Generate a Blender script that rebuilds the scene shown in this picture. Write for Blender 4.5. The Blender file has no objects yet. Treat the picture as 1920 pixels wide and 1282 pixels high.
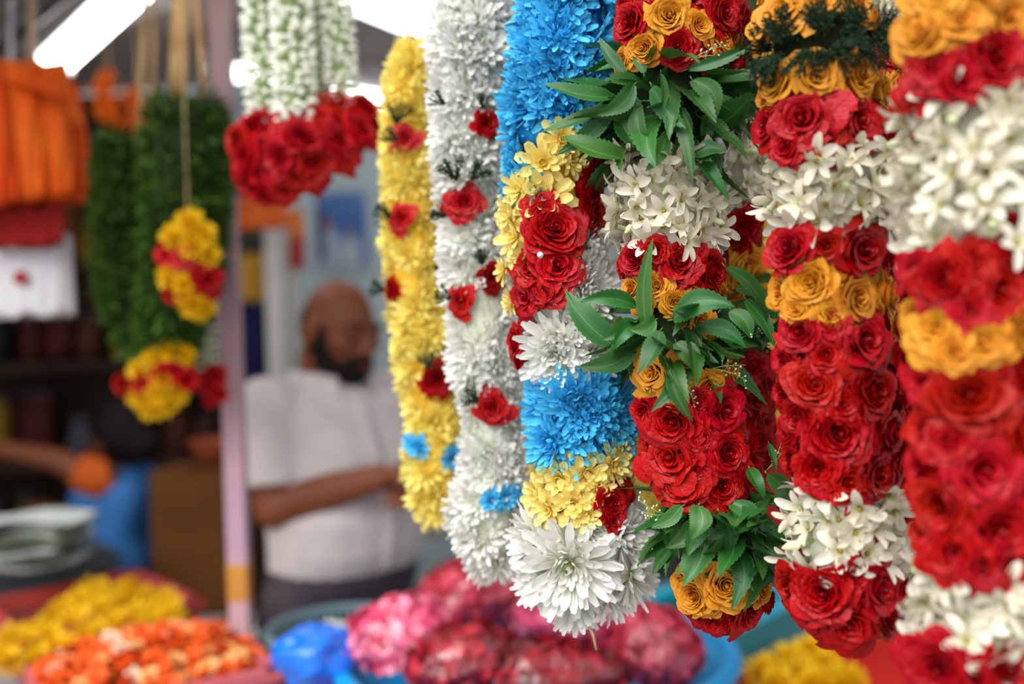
import bpy, bmesh, math, random
from mathutils import Vector, Matrix, noise
R = random.Random(7)
PI = math.pi
sin, cos = math.sin, math.cos

# ------------------------------------------------------------------ camera
SC = bpy.context.scene
COL = SC.collection
F = 1867.0                       # focal length in pixels of a 1920 wide frame (35 mm lens)
CAM = Vector((0, 0, 1.5))
ROLL = math.radians(2.0)
RT = Vector((cos(ROLL), 0, -sin(ROLL)))
UP = Vector((sin(ROLL), 0, cos(ROLL)))
FW = Vector((0, 1, 0))
cam = bpy.data.cameras.new('camera')
cam.lens = 35.0; cam.sensor_width = 36.0
cam.clip_start = 0.05; cam.clip_end = 100
cam.dof.use_dof = True; cam.dof.focus_distance = 0.925; cam.dof.aperture_fstop = 1.6
co = bpy.data.objects.new('camera', cam); COL.objects.link(co)
co.matrix_world = Matrix(((RT.x, UP.x, 0, CAM.x), (RT.y, UP.y, -1, CAM.y), (RT.z, UP.z, 0, CAM.z), (0, 0, 0, 1)))
SC.camera = co

# ------------------------------------------------------------------ sky, sun, exposure
W = bpy.data.worlds.new('sky'); SC.world = W; W.use_nodes = True
bg = W.node_tree.nodes['Background']
bg.inputs[0].default_value = (0.90, 0.96, 1.0, 1); bg.inputs[1].default_value = 0.62
sun = bpy.data.lights.new('sun', 'SUN'); sun.energy = 2.1; sun.angle = math.radians(50); sun.color = (1.0, 0.97, 0.93)
so = bpy.data.objects.new('sun', sun); COL.objects.link(so); so.location = (-2, -3, 5)
so.rotation_euler = Vector((0.42, 0.72, -0.95)).to_track_quat('-Z', 'Y').to_euler()
vs = SC.view_settings
vs.view_transform = 'Standard'; vs.look = 'None'; vs.gamma = 1; vs.use_curve_mapping = False; vs.exposure = 0.92
SC.cycles.use_denoising = True
SC.cycles.max_bounces = 6
SC.cycles.transparent_max_bounces = 12

def at(px, py, d):
    return CAM + d * (FW + RT * ((px - 960) / F) + UP * ((641 - py) / F))

def on_plane(px, py, z):
    v = FW + RT * ((px - 960) / F) + UP * ((641 - py) / F)
    return CAM + v * ((z - CAM.z) / v.z)

# ------------------------------------------------------------------ materials
def lin(c):
    return tuple(((x / 255) / 12.92 if x / 255 <= 0.04045 else ((x / 255 + 0.055) / 1.055) ** 2.4) for x in c) + (1,)

def mat(name, a, b=None, rough=0.6, spec=0.3, var=0.0, nscale=0, transl=0.0, coat=0.0, emit=0, metal=0.0, bump=0.0, bscale=40, hue=0.0):
    """a base colour, b the colour where the tint attribute is 1 (or where noise is high)."""
    m = bpy.data.materials.new(name); m.use_nodes = True
    nt = m.node_tree; N = nt.nodes; L = nt.links
    p = N['Principled BSDF']; out = N['Material Output']
    p.inputs['Roughness'].default_value = rough
    p.inputs['Specular IOR Level'].default_value = spec
    p.inputs['Metallic'].default_value = metal
    p.inputs['Coat Weight'].default_value = coat
    p.inputs['Coat Roughness'].default_value = 0.12
    A, B = lin(a), lin(b if b else a)
    if emit:
        p.inputs['Base Color'].default_value = A
        p.inputs['Emission Color'].default_value = A
        p.inputs['Emission Strength'].default_value = emit
        return m
    mx = N.new('ShaderNodeMix'); mx.data_type = 'RGBA'
    mx.inputs[6].default_value = A; mx.inputs[7].default_value = B
    if nscale:
        tc = N.new('ShaderNodeTexCoord'); nz = N.new('ShaderNodeTexNoise'); nz.inputs['Scale'].default_value = nscale
        nz.inputs['Detail'].default_value = 3
        L.new(tc.outputs['Object'], nz.inputs['Vector'])
        rp = N.new('ShaderNodeMapRange'); rp.inputs[1].default_value = 0.35; rp.inputs[2].default_value = 0.65
        L.new(nz.outputs['Fac'], rp.inputs[0]); L.new(rp.outputs[0], mx.inputs[0])
    else:
        at_ = N.new('ShaderNodeAttribute'); at_.attribute_name = 'tint'
        L.new(at_.outputs['Fac'], mx.inputs[0])
    col = mx.outputs[2]
    if var or hue:
        oi = N.new('ShaderNodeObjectInfo'); hs = N.new('ShaderNodeHueSaturation')
        mr = N.new('ShaderNodeMapRange'); mr.inputs[3].default_value = 1 - var; mr.inputs[4].default_value = 1 + var
        L.new(oi.outputs['Random'], mr.inputs[0]); L.new(mr.outputs[0], hs.inputs['Value'])
        if hue:
            m2 = N.new('ShaderNodeMath'); m2.operation = 'MULTIPLY_ADD'; m2.inputs[1].default_value = 7.31; m2.inputs[2].default_value = 0.1
            fr = N.new('ShaderNodeMath'); fr.operation = 'FRACT'
            m3 = N.new('ShaderNodeMapRange'); m3.inputs[3].default_value = 0.5 - hue; m3.inputs[4].default_value = 0.5 + hue
            L.new(oi.outputs['Random'], m2.inputs[0]); L.new(m2.outputs[0], fr.inputs[0]); L.new(fr.outputs[0], m3.inputs[0]); L.new(m3.outputs[0], hs.inputs['Hue'])
        L.new(col, hs.inputs['Color']); col = hs.outputs[0]
    L.new(col, p.inputs['Base Color'])
    if bump:
        tc2 = N.new('ShaderNodeTexCoord'); n2 = N.new('ShaderNodeTexNoise'); n2.inputs['Scale'].default_value = bscale
        bp = N.new('ShaderNodeBump'); bp.inputs['Strength'].default_value = bump; bp.inputs['Distance'].default_value = 0.01
        L.new(tc2.outputs['Object'], n2.inputs['Vector']); L.new(n2.outputs['Fac'], bp.inputs['Height']); L.new(bp.outputs[0], p.inputs['Normal'])
    if transl:
        tr = N.new('ShaderNodeBsdfTranslucent'); L.new(col, tr.inputs['Color'])
        ms = N.new('ShaderNodeMixShader'); ms.inputs[0].default_value = transl
        L.new(p.outputs[0], ms.inputs[1]); L.new(tr.outputs[0], ms.inputs[2]); L.new(ms.outputs[0], out.inputs[0])
    return m

def film_mat(name, c, alpha):
    m = bpy.data.materials.new(name); m.use_nodes = True
    nt = m.node_tree; N = nt.nodes; L = nt.links
    p = N['Principled BSDF']; p.inputs['Base Color'].default_value = lin(c); p.inputs['Roughness'].default_value = 0.18
    tr = N.new('ShaderNodeBsdfTransparent'); ms = N.new('ShaderNodeMixShader'); ms.inputs[0].default_value = alpha
    p = N.new('ShaderNodeBsdfGlossy'); p.inputs[0].default_value = lin(c); p.inputs[1].default_value = 0.16
    nz = N.new('ShaderNodeTexNoise'); nz.inputs['Scale'].default_value = 38; bp = N.new('ShaderNodeBump'); bp.inputs['Strength'].default_value = 0.9; bp.inputs['Distance'].default_value = 0.01
    tc = N.new('ShaderNodeTexCoord'); L.new(tc.outputs['Object'], nz.inputs['Vector']); L.new(nz.outputs['Fac'], bp.inputs['Height']); L.new(bp.outputs[0], p.inputs['Normal'])
    L.new(tr.outputs[0], ms.inputs[1]); L.new(p.outputs[0], ms.inputs[2]); L.new(ms.outputs[0], N['Material Output'].inputs[0])
    return m

M = {}
M['red'] = mat('red_petal', (122, 1, 4), (180, 4, 9), 0.42, 0.22, 0.14, transl=0.08, bump=0.25, bscale=5, hue=0.003)  # darker petal base paints mild crevice shade into the red
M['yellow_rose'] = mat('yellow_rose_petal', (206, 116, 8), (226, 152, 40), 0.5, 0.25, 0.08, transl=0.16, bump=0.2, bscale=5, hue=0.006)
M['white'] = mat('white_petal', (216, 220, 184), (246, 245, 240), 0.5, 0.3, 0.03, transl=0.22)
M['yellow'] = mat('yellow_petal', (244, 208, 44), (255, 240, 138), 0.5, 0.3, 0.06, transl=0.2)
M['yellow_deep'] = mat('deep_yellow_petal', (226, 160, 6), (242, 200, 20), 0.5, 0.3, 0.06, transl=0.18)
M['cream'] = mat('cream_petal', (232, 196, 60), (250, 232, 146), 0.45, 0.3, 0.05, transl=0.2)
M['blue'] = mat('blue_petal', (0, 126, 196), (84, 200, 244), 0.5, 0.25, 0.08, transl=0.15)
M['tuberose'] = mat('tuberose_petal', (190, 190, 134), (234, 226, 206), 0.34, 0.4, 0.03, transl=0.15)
M['bud_green'] = mat('tuberose_bud', (150, 176, 98), (214, 220, 170), 0.4, 0.4, 0.08)
M['eye_yellow'] = mat('flower_centre', (170, 150, 30), (214, 186, 60), 0.7, bump=0.4, bscale=900)
M['eye_green'] = mat('green_centre', (120, 140, 30), (196, 200, 80), 0.7)
M['leaf'] = mat('neem_leaf', (28, 88, 28), (104, 150, 78), 0.36, 0.45, 0.28, transl=0.14, bump=0.12, bscale=120, hue=0.02)
M['fern'] = mat('fern_needle', (12, 30, 16), (34, 58, 30), 0.6, 0.15, 0.2)
M['stem'] = mat('green_stem', (86, 110, 52), (140, 150, 90), 0.6)
M['core_dark'] = mat('dark_stems', (24, 40, 18), (50, 60, 30), 0.9, nscale=60)
M['core_red'] = mat('red_stems', (96, 4, 8), (130, 8, 12), 0.9, nscale=60)
M['core_white'] = mat('pale_stems', (196, 200, 176), (226, 226, 212), 0.9, nscale=60)
M['core_yellow'] = mat('yellow_stems', (220, 170, 30), (240, 200, 70), 0.9, nscale=60)
M['core_blue'] = mat('blue_stems', (10, 92, 160), (20, 130, 196), 0.9, nscale=60)
M['twine'] = mat('twine', (176, 146, 104), (206, 180, 140), 0.8, nscale=90)
M['fibre'] = mat('banana_fibre', (168, 122, 72), (214, 174, 122), 0.7, nscale=14)
M['grass'] = mat('basil_leaf', (40, 74, 22), (92, 126, 44), 0.6, 0.2, transl=0.1)
M['pin'] = mat('pearl', (200, 205, 200), None, 0.15, 0.6)

# ------------------------------------------------------------------ mesh builder
class MB:
    def __init__(s): s.v = []; s.f = []; s.t = []
    def add(s, vs_, fs, t=0.0):
        o = len(s.v); s.v += [tuple(v) for v in vs_]
        s.t += list(t) if hasattr(t, '__len__') else [t] * len(vs_)
        s.f += [tuple(i + o for i in f) for f in fs]; return s
    def grid(s, rows, t=0.0, closed=False):
        nr, nc = len(rows), len(rows[0]); fs = []
        for i in range(nr - 1):
            for j in range(nc if closed else nc - 1):
                k = (j + 1) % nc
                fs.append((i * nc + j, i * nc + k, (i + 1) * nc + k, (i + 1) * nc + j))
        return s.add([p for r in rows for p in r], fs, t)
    def tube(s, pts, rad, n=8, t=0.0, cap=True, flat=1.0):
        pts = [Vector(p) for p in pts]
        if not hasattr(rad, '__len__'): rad = [rad] * len(pts)
        rows = []; ref = None
        for i, p in enumerate(pts):
            d = (pts[min(i + 1, len(pts) - 1)] - pts[max(i - 1, 0)])
            d = d.normalized() if d.length > 1e-9 else Vector((0, 0, 1))
            if ref is None:
                ref = Vector((1, 0, 0)) if abs(d.x) < 0.8 else Vector((0, 1, 0))
            a = (ref - d * ref.dot(d)).normalized(); b = d.cross(a); ref = a
            rows.append([p + a * (rad[i] * cos(2 * PI * k / n)) + b * (rad[i] * flat * sin(2 * PI * k / n)) for k in range(n)])
        o = len(s.v); s.grid(rows, t, True)
        if cap:
            s.f.append(tuple(o + k for k in reversed(range(n)))); s.f.append(tuple(o + (len(pts) - 1) * n + k for k in range(n)))
        return s
    def lathe(s, prof, n=24, c=(0, 0, 0), t=0.0):
        rows = [[(c[0] + r * cos(2 * PI * k / n), c[1] + r * sin(2 * PI * k / n), c[2] + z) for k in range(n)] for r, z in prof]
        return s.grid(rows, t, True)
    def box(s, c, size, mtx=None, t=0.0):
        vs_ = []
        for x in (-.5, .5):
            for y in (-.5, .5):
                for z in (-.5, .5):
                    v = Vector((x * size[0], y * size[1], z * size[2]))
                    if mtx: v = mtx @ v
                    vs_.append(v + Vector(c))
        return s.add(vs_, [(0, 1, 3, 2), (4, 6, 7, 5), (0, 4, 5, 1), (2, 3, 7, 6), (0, 2, 6, 4), (1, 5, 7, 3)], t)
    def ball(s, c, r, axes=None, nu=14, nv=10, t=0.0, fn=None):
        c = Vector(c)
        if not hasattr(r, '__len__'): r = (r, r, r)
        ax = axes or (Vector((1, 0, 0)), Vector((0, 1, 0)), Vector((0, 0, 1)))
        rows = []
        for i in range(nv + 1):
            e = -PI / 2 + PI * i / nv; e = max(-1.55, min(1.55, e)); row = []
            for k in range(nu):
                a = 2 * PI * k / nu
                q = Vector((cos(e) * cos(a), cos(e) * sin(a), sin(e)))
                p = Vector((q.x * r[0], q.y * r[1], q.z * r[2]))
                if fn: p = fn(q, p)
                row.append(c + ax[0] * p.x + ax[1] * p.y + ax[2] * p.z)
            rows.append(row)
        o = len(s.v); s.grid(rows, t, True)
        s.f.append(tuple(o + k for k in reversed(range(nu)))); s.f.append(tuple(o + nv * nu + k for k in range(nu)))
        return s
    def merge(s, other, mtx):
        o = len(s.v); s.v += [tuple(mtx @ Vector(v)) for v in other.v]; s.t += other.t
        s.f += [tuple(i + o for i in f) for f in other.f]; return s
    def mesh(s, name, m, smooth=True):
        me = bpy.data.meshes.new(name); me.from_pydata(s.v, [], s.f); me.update()
        a = me.attributes.new('tint', 'FLOAT', 'POINT'); a.data.foreach_set('value', s.t)
        if smooth: me.polygons.foreach_set('use_smooth', [True] * len(me.polygons))
        if m: me.materials.append(m)
        return me

def link(name, data, parent=None, loc=None, rot=None, scale=None):
    o = bpy.data.objects.new(name, data); COL.objects.link(o)
    if parent: o.parent = parent
    if loc is not None: o.location = loc
    if rot is not None:
        if isinstance(rot, Matrix): o.rotation_euler = rot.to_euler()
        else: o.rotation_euler = rot
    if scale is not None: o.scale = scale if hasattr(scale, '__len__') else (scale,) * 3
    return o

def tag(o, label=None, cat=None, group=None, kind=None):
    if label: o['label'] = label
    if cat: o['category'] = cat
    if group: o['group'] = group
    if kind: o['kind'] = kind
    return o

def thing(name, label, cat, loc=(0, 0, 0), group=None):
    return tag(link(name, None, loc=loc), label, cat, group)

def part(name, mb, m, parent, loc=None, label=None, smooth=True, kind=None):
    """mb in world coordinates; parent at a location without rotation"""
    base = parent_loc(parent)
    me = mb if isinstance(mb, bpy.types.Mesh) else None
    if me is None:
        c = base if loc is None else Vector(loc)
        mb.v = [tuple(Vector(v) - c) for v in mb.v]
        me = mb.mesh(name, m, smooth)
        o = link(name, me, parent, c - base)
    else:
        o = link(name, me, parent, Vector(loc) - base)
    return tag(o, label, kind=kind)

def parent_loc(p):
    v = Vector((0, 0, 0))
    while p: v += Vector(p.location); p = p.parent
    return v

def frame(n, spin=0.0):
    """rotation matrix taking +Z to n, with a spin about it"""
    n = Vector(n).normalized()
    a = Vector((0, 0, 1)).cross(n)
    if a.length < 1e-4: a = Vector((1, 0, 0))
    a.normalize(); b = n.cross(a)
    m = Matrix((a, b, n)).transposed()
    return m @ Matrix.Rotation(spin, 3, 'Z')

# ------------------------------------------------------------------ flower templates (unit radius, +Z faces out)
def rose_petal(mb, ang, Rr, span, zb, zt, curl, rng, nu=7, nv=6, wav=0.03):
    ph = rng.uniform(0, 6.28); lean = rng.uniform(-0.06, 0.06)
    pk = rng.uniform(-0.25, 0.25)
    rows = []; tt = []
    for i in range(nv):
        v = i / (nv - 1); row = []
        for j in range(nu):
            u = -1 + 2 * j / (nu - 1)
            vv = v * (1 - 0.22 * abs(u - pk) ** 2.6)
            a = ang + u * span
            r = Rr * (0.62 + 0.38 * vv ** 0.8) + wav * v * sin(3.1 * u + ph)
            z = zb + (zt - zb) * (1 - (1 - vv) ** 1.8)
            if v > 0.6:
                w = (v - 0.6) / 0.4
                r += curl * w * w * (1 + 0.35 * sin(2.3 * u + ph))
                z -= curl * 0.45 * w * w
            r *= 1 + lean * u
            row.append((r * cos(a), r * sin(a), z + wav * 0.7 * v * sin(4.3 * u + ph * 2)))
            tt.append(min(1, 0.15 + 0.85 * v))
        rows.append(row)
    mb.grid(rows, tt)

def rose_parts(seed, n=34, flat=1.0, open_=1.0):
    """returns (heart MB, list of outer petal MBs)"""
    rng = random.Random(seed)
    heart = MB(); outer = []
    heart.tube([(0, 0, -0.5), (0, 0, 0.1), (0, 0, 0.42 * flat)], [0.12, 0.14, 0.05], 7, 0.2)
    for i in range(n):
        t = (i + 0.5) / n
        Rr = 0.06 + 0.80 * t ** 0.85
        span = 1.2 - 0.55 * t + rng.uniform(-0.12, 0.12)
        zt = (0.44 - 0.08 * t - 0.30 * t ** 4) * flat + rng.uniform(-0.05, 0.05)
        zb = -0.35 - 0.1 * t
        curl = (0.025 + 0.09 * t + 0.16 * t ** 4) * open_
        a = i * 2.39996 + rng.uniform(-0.25, 0.25)
        tgt = heart if i < n - 6 else MB()
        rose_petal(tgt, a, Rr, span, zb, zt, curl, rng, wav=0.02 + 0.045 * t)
        if i >= n - 6: outer.append(tgt)
    return heart, outer

ROSE = {}
def rose_set(colour):
    if colour not in ROSE:
        out = []
        for k, (n, fl, op) in enumerate(((34, 1.0, 1.0), (30, 0.9, 1.3), (38, 1.1, 0.8), (27, 1.0, 1.6))):
            h, o = rose_parts(11 + k * 7, n, fl, op)
            whole = MB(); I = Matrix.Identity(4); whole.merge(h, I)
            for q in o: whole.merge(q, I)
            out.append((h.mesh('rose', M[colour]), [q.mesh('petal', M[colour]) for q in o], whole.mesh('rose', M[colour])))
        ROSE[colour] = out
    return ROSE[colour]

def chrys(rings, seed, hollow=0.10, taper=0.5, nu=3, nv=6):
    """rings: (count, elevation deg, length, width, cup, base_r)"""
    rng = random.Random(seed); mb = MB()
    for (n, el, ln, wd, cup, br) in rings:
        ph = rng.uniform(0, 6.28)
        for k in range(n):
            a = ph + 2 * PI * k / n + rng.uniform(-0.16, 0.16)
            e = math.radians(el + rng.uniform(-11, 11)); l = ln * rng.uniform(0.82, 1.12); w = wd * rng.uniform(0.8, 1.15)
            tw = rng.uniform(-0.4, 0.4); bend = rng.uniform(0.1, 0.55) * cup
            ca, sa = cos(a), sin(a)
            out = Vector((ca, sa, 0)); side = Vector((-sa, ca, 0)); z = Vector((0, 0, 1))
            p = out * br; ee = e; rows = []; tt = []
            for i in range(nv):
                v = i / (nv - 1)
                d = out * cos(ee) + z * sin(ee); nrm = z * cos(ee) - out * sin(ee)
                wid = w * (0.42 + 0.62 * min(1, v * 1.5) ** 1.2) * (0.50 if v > 0.98 else 1)
                row = []
                for j in range(nu):
                    u = -1 + 2 * j / (nu - 1)
                    s2 = side * cos(tw * v) + nrm * sin(tw * v)
                    row.append(p + s2 * (u * wid) + nrm * (0.45 * wid * (u * u)))
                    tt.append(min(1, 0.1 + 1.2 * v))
                rows.append(row)
                p = p + d * (l / (nv - 1)); ee += bend / (nv - 1) * 2
            mb.grid(rows, tt)
    return mb

def disc(r, h):
    return MB().lathe([(0.0001, -0.3), (r * 0.8, -0.3), (r, 0), (r * 0.85, h * 0.7), (r * 0.4, h), (0.0001, h)], 10, t=0.5)

CH_WHITE = [chrys([(17, -14, 0.92, 0.092, 0.5, 0.10), (17, 2, 0.95, 0.09, 0.7, 0.10), (16, 16, 0.88, 0.088, 0.9, 0.09), (15, 30, 0.76, 0.08, 1.0, 0.09), (13, 44, 0.62, 0.075, 1.1, 0.08), (10, 58, 0.48, 0.066, 1.1, 0.06), (7, 72, 0.34, 0.055, 0.9, 0.05)], s) for s in (1, 2, 3)]
CH_BIG = [chrys([(22, -16, 0.85, 0.10, 0.8, 0.10), (22, -3, 0.95, 0.098, 0.6, 0.10), (21, 9, 0.93, 0.095, 0.9, 0.10), (20, 20, 0.82, 0.09, 1.1, 0.09), (17, 32, 0.68, 0.082, 1.2, 0.09), (14, 44, 0.58, 0.06, 1.1, 0.08), (12, 56, 0.44, 0.054, 1.1, 0.07), (9, 68, 0.30, 0.046, 0.9, 0.05)], 4)]
CH_POM = [chrys([(13, -20, 0.95, 0.10, 0.6, 0.1), (13, 5, 0.95, 0.10, 0.7, 0.1), (13, 28, 0.9, 0.095, 0.8, 0.1), (11, 48, 0.82, 0.09, 0.8, 0.09), (9, 66, 0.74, 0.085, 0.7, 0.07), (6, 80, 0.66, 0.075, 0.6, 0.05)], s) for s in (5, 6, 7)]
CH_DAISY = [chrys([(10, -2, 0.95, 0.19, 0.35, 0.12), (9, 20, 0.86, 0.18, 0.5, 0.12), (7, 42, 0.66, 0.15, 0.7, 0.10), (5, 62, 0.42, 0.11, 0.8, 0.08)], s, nu=5) for s in (9, 10)]
CH = {}
def chmesh(kind, colour):
    k = (kind, colour)
    if k not in CH:
        src = {'white': CH_WHITE, 'big': CH_BIG, 'pom': CH_POM, 'daisy': CH_DAISY}[kind]
        CH[k] = [m.mesh('chrysanthemum', M[colour]) for m in src]
    return CH[k]
DISC_Y = disc(0.16, 0.16).mesh('flower_center', M['eye_yellow'])
DISC_G = disc(0.11, 0.22).mesh('flower_center', M['eye_green'])

def floret(seed):
    rng = random.Random(seed); mb = MB()
    mb.tube([(0.12, 0.05, -1.15), (0.04, 0.02, -0.6), (0, 0, -0.08), (0, 0, 0.0)], [0.09, 0.10, 0.15, 0.2], 7, 0.55, cap=False)
    for k in range(6):
        a = k * PI / 3 + rng.uniform(-0.12, 0.12); l = (1.02 if k % 2 else 1.12) * rng.uniform(0.85, 1.1); w = 0.185 * rng.uniform(0.85, 1.15)
        e = math.radians(rng.uniform(15, 58)); ca, sa = cos(a), sin(a); out = Vector((ca, sa, 0)); sd = Vector((-sa, ca, 0)); z = Vector((0, 0, 1))
        p = out * 0.1 + z * (0.0 if k % 2 else 0.03); rows = []; tt = []
        bend = rng.uniform(-1.0, 0.0)
        for i in range(6):
            v = i / 5; d = out * cos(e) + z * sin(e); nr = z * cos(e) - out * sin(e)
            wid = w * (0.4 + 0.65 * sin(PI * (0.1 + 0.78 * v))) * (0.45 if i == 5 else 1)
            rows.append([p + sd * (u * wid) + nr * (0.3 * wid * u * u) for u in (-1, -0.4, 0.4, 1)])
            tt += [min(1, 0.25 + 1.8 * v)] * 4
            p = p + d * (l * 0.9 / 5); e += bend / 5
        mb.grid(rows, tt)
    return mb
FLORET = [floret(s).mesh('tuberose', M['tuberose']) for s in (1, 2, 3, 4)]
STAMEN = MB().ball((0, 0, 0.05), (0.085, 0.085, 0.1), nu=7, nv=5, t=0.4).mesh('stamen', M['eye_yellow'])
BUD = MB().tube([(0, 0, -1.1), (0, 0, -0.4), (0, 0, 0.1), (0.04, 0, 0.5), (0.07, 0, 0.8)], [0.07, 0.1, 0.2, 0.22, 0.05], 8, [0.0] * 16 + [1] * 24).mesh('tuberose_bud', M['bud_green'])

def leaf(seed, wid=0.16, bend=0.5, fold=0.35, sickle=0.12, teeth=11):
    """unit length along +X, face +Z"""
    rng = random.Random(seed); rows = []; tt = []; n = teeth * 2 + 1
    p = Vector((0, 0, 0)); e = bend * 0.5
    for i in range(n):
        v = i / (n - 1)
        w = wid * (sin(PI * v ** 0.72) ** 0.85) + 0.004
        if 2 < i < n - 2 and i % 2: w *= 0.885
        if i == n - 1: w = 0.001
        c = Vector((p.x, sickle * sin(PI * v) - 0.02, p.z)); nr = Vector((-sin(e), 0, cos(e)))
        for_row = []
        for u, tv in ((-1.05, 0.22), (-0.5, 0.1), (-0.05, 0.15), (0, 0.75), (0.05, 0.15), (0.5, 0.1), (0.85, 0.22)):
            wob = 0.010 * sin(9 * v + seed) * abs(u)
            for_row.append(c + Vector((-0.012 * abs(u) if i % 2 else 0.012 * abs(u), u * w, 0)) + nr * (fold * abs(u) * w + wob + (0.004 if u == 0 else 0)))
            tt.append(tv)
        rows.append(for_row)
        p = p + Vector((cos(e), 0, sin(e))) / (n - 1); e -= bend / (n - 1)
    mb = MB(); mb.grid(rows, tt)
    mb.tube([(-0.10, -0.01, -0.02), (0.0, -0.02, 0)], 0.012, 5, 0.6)
    return mb
LEAF = [leaf(1, 0.165, 0.5, 0.35, 0.12, 14), leaf(2, 0.155, 0.9, 0.5, -0.10, 14), leaf(3, 0.185, 0.25, 0.25, 0.08, 13), leaf(4, 0.13, 1.2, 0.4, 0.16), leaf(5, 0.16, -0.5, 0.4, -0.05)]
LEAFM = [m.mesh('neem_leaf', M['leaf']) for m in LEAF]

def fern(seed):
    rng = random.Random(seed); mb = MB()
    for b in range(4):
        a0 = rng.uniform(-0.5, 0.5); c0 = rng.uniform(-0.4, 0.5)
        pts = []; p = Vector((0, 0, 0)); d = Vector((1, a0, c0)).normalized()
        for i in range(7):
            pts.append(p.copy()); p += d * 0.16; d = (d + Vector((rng.uniform(-.12, .12), rng.uniform(-.12, .12), -0.12))).normalized()
        mb.tube(pts, [0.016] * 6 + [0.006], 4, 0.2)
        for i in range(1, 7):
            for s in range(6):
                q = pts[i] - d * rng.uniform(0, 0.14); dd = (d * 0.7 + Vector((rng.uniform(-1, 1), rng.uniform(-1, 1), rng.uniform(-1, 1)))).normalized()
                e = q + dd * rng.uniform(0.08, 0.2); sd = dd.cross(Vector((0.3, 0.2, 1))).normalized() * 0.018
                mb.add([q - sd * .6, q + sd * .6, e - dd * 0.05 + sd, e, e - dd * 0.05 - sd], [(0, 1, 2, 3, 4)], rng.random())
    return mb
FERN = [fern(s).mesh('fern_sprig', M['fern']) for s in (1, 2, 3)]

def spray(seed):
    """thin neem flower spray: stalks with tiny buds"""
    rng = random.Random(seed); mb = MB()
    main = [Vector((0, 0, 0)), Vector((0.35, 0.03, 0.05)), Vector((0.7, 0.0, 0.02)), Vector((1.0, -0.05, -0.05))]
    mb.tube(main, [0.014, 0.011, 0.009, 0.006], 5, 0.0)
    for i in range(9):
        v = rng.uniform(0.25, 1.0); k = min(2, int(v * 3)); b = main[k].lerp(main[k + 1], v * 3 - k)
        e = b + Vector((rng.uniform(0, .15), rng.uniform(-.25, .25), rng.uniform(-.2, .25)))
        mb.tube([b, (b + e) / 2 + Vector((0, 0, .01)), e], 0.006, 4, 0.2)
        mb.ball(e, (0.032, 0.032, 0.04), nu=6, nv=4, t=1)
    return mb
SPRAY = [spray(s).mesh('flower_spray', M['bud_green']) for s in (1, 2)]

# ------------------------------------------------------------------ strands of a garland
class Strand:
    def __init__(s, pts): s.p = pts
    def ev(s, y):
        p = s.p
        if y <= p[0][1]: return p[0][0], p[0][2], p[0][3]
        for a, b in zip(p, p[1:]):
            if y <= b[1]:
                t = (y - a[1]) / (b[1] - a[1]); t2 = t * t * (3 - 2 * t) * 0.5 + t * 0.5
                return a[0] + (b[0] - a[0]) * t2, a[2] + (b[2] - a[2]) * t, a[3] + (b[3] - a[3]) * t2
        return p[-1][0], p[-1][2], p[-1][3]
    def centre(s, y):
        x, d, r = s.ev(y); return at(x, y, d), r * d / F
    def spot(s, px, py, sink):
        """world point and outward normal for a flower seen at px, py; sink = depth below the strand's surface (m)"""
        cx, d, r = s.ev(py); rm = r * d / F
        q = max(-0.97, min(0.97, (px - cx) / r)); a = math.asin(q)
        dep = d - cos(a) * max(0.2 * rm, rm - sink)
        return at(px, py, dep), (RT * sin(a) - FW * cos(a))
    def polar(s, py, a, sink):
        c, rm = s.centre(py); n = RT * sin(a) - FW * cos(a)
        return c + n * max(0.15 * rm, rm - sink), n

def core(g, st, y0, y1, m, k=0.72):
    n = max(3, int((y1 - y0) / 25)); pts = []; rad = []
    for i in range(n + 1):
        y = y0 + (y1 - y0) * i / n; c, rm = st.centre(y); pts.append(c); rad.append(rm * k)
    rad[0] *= 0.6; rad[-1] *= 0.6
    part('packed_stems', MB().tube(pts, rad, 14), M[m], g)

def put(name, me, g, pos, n, spin, sc, label=None):
    o = link(name, me, g, pos - parent_loc(g), frame(n, spin), sc)
    if label: o['label'] = label
    return o

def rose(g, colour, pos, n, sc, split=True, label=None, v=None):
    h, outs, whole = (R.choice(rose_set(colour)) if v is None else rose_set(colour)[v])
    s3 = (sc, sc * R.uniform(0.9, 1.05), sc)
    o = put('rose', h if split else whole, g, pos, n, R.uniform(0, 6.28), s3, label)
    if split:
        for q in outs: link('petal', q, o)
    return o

LBL = {'red': 'red rose', 'yellow_rose': 'orange yellow rose', 'white': 'white chrysanthemum', 'yellow': 'yellow chrysanthemum', 'cream': 'pale yellow chrysanthemum', 'blue': 'blue dyed chrysanthemum'}
def roses(g, st, colour, lst, split=True, lab=True, up=0.0, sink=0.42):
    for e in lst:
        px, py, r = e[:3]
        c, d, rr = st.ev(py); sc = r * (d - rr * d / F) / F * 1.12
        pos, n = st.spot(px, py, sink * sc)
        n = (n + Vector((R.uniform(-.12, .12), 0, R.uniform(-.12, .16) + up + (e[3] if len(e) > 3 else 0)))).normalized()
        rose(g, colour, pos, n, sc, split, LBL[colour] if lab else None)

def roses_behind(g, st, colour, y0, y1, r, split=False, lab=True):
    """the flowers that close the strand's far side"""
    y = y0; k = 0
    while y <= y1:
        c, d, rr = st.ev(y); sc = r * d / F * 1.1
        for a in ((1.75, 2.75, -2.2) if k % 2 else (-1.75, 2.2, -2.75)):
            pos, n = st.polar(y, a, 0.45 * sc); rose(g, colour, pos, n, sc, split, LBL[colour] if lab else None)
        y += r * 1.5; k += 1

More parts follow.
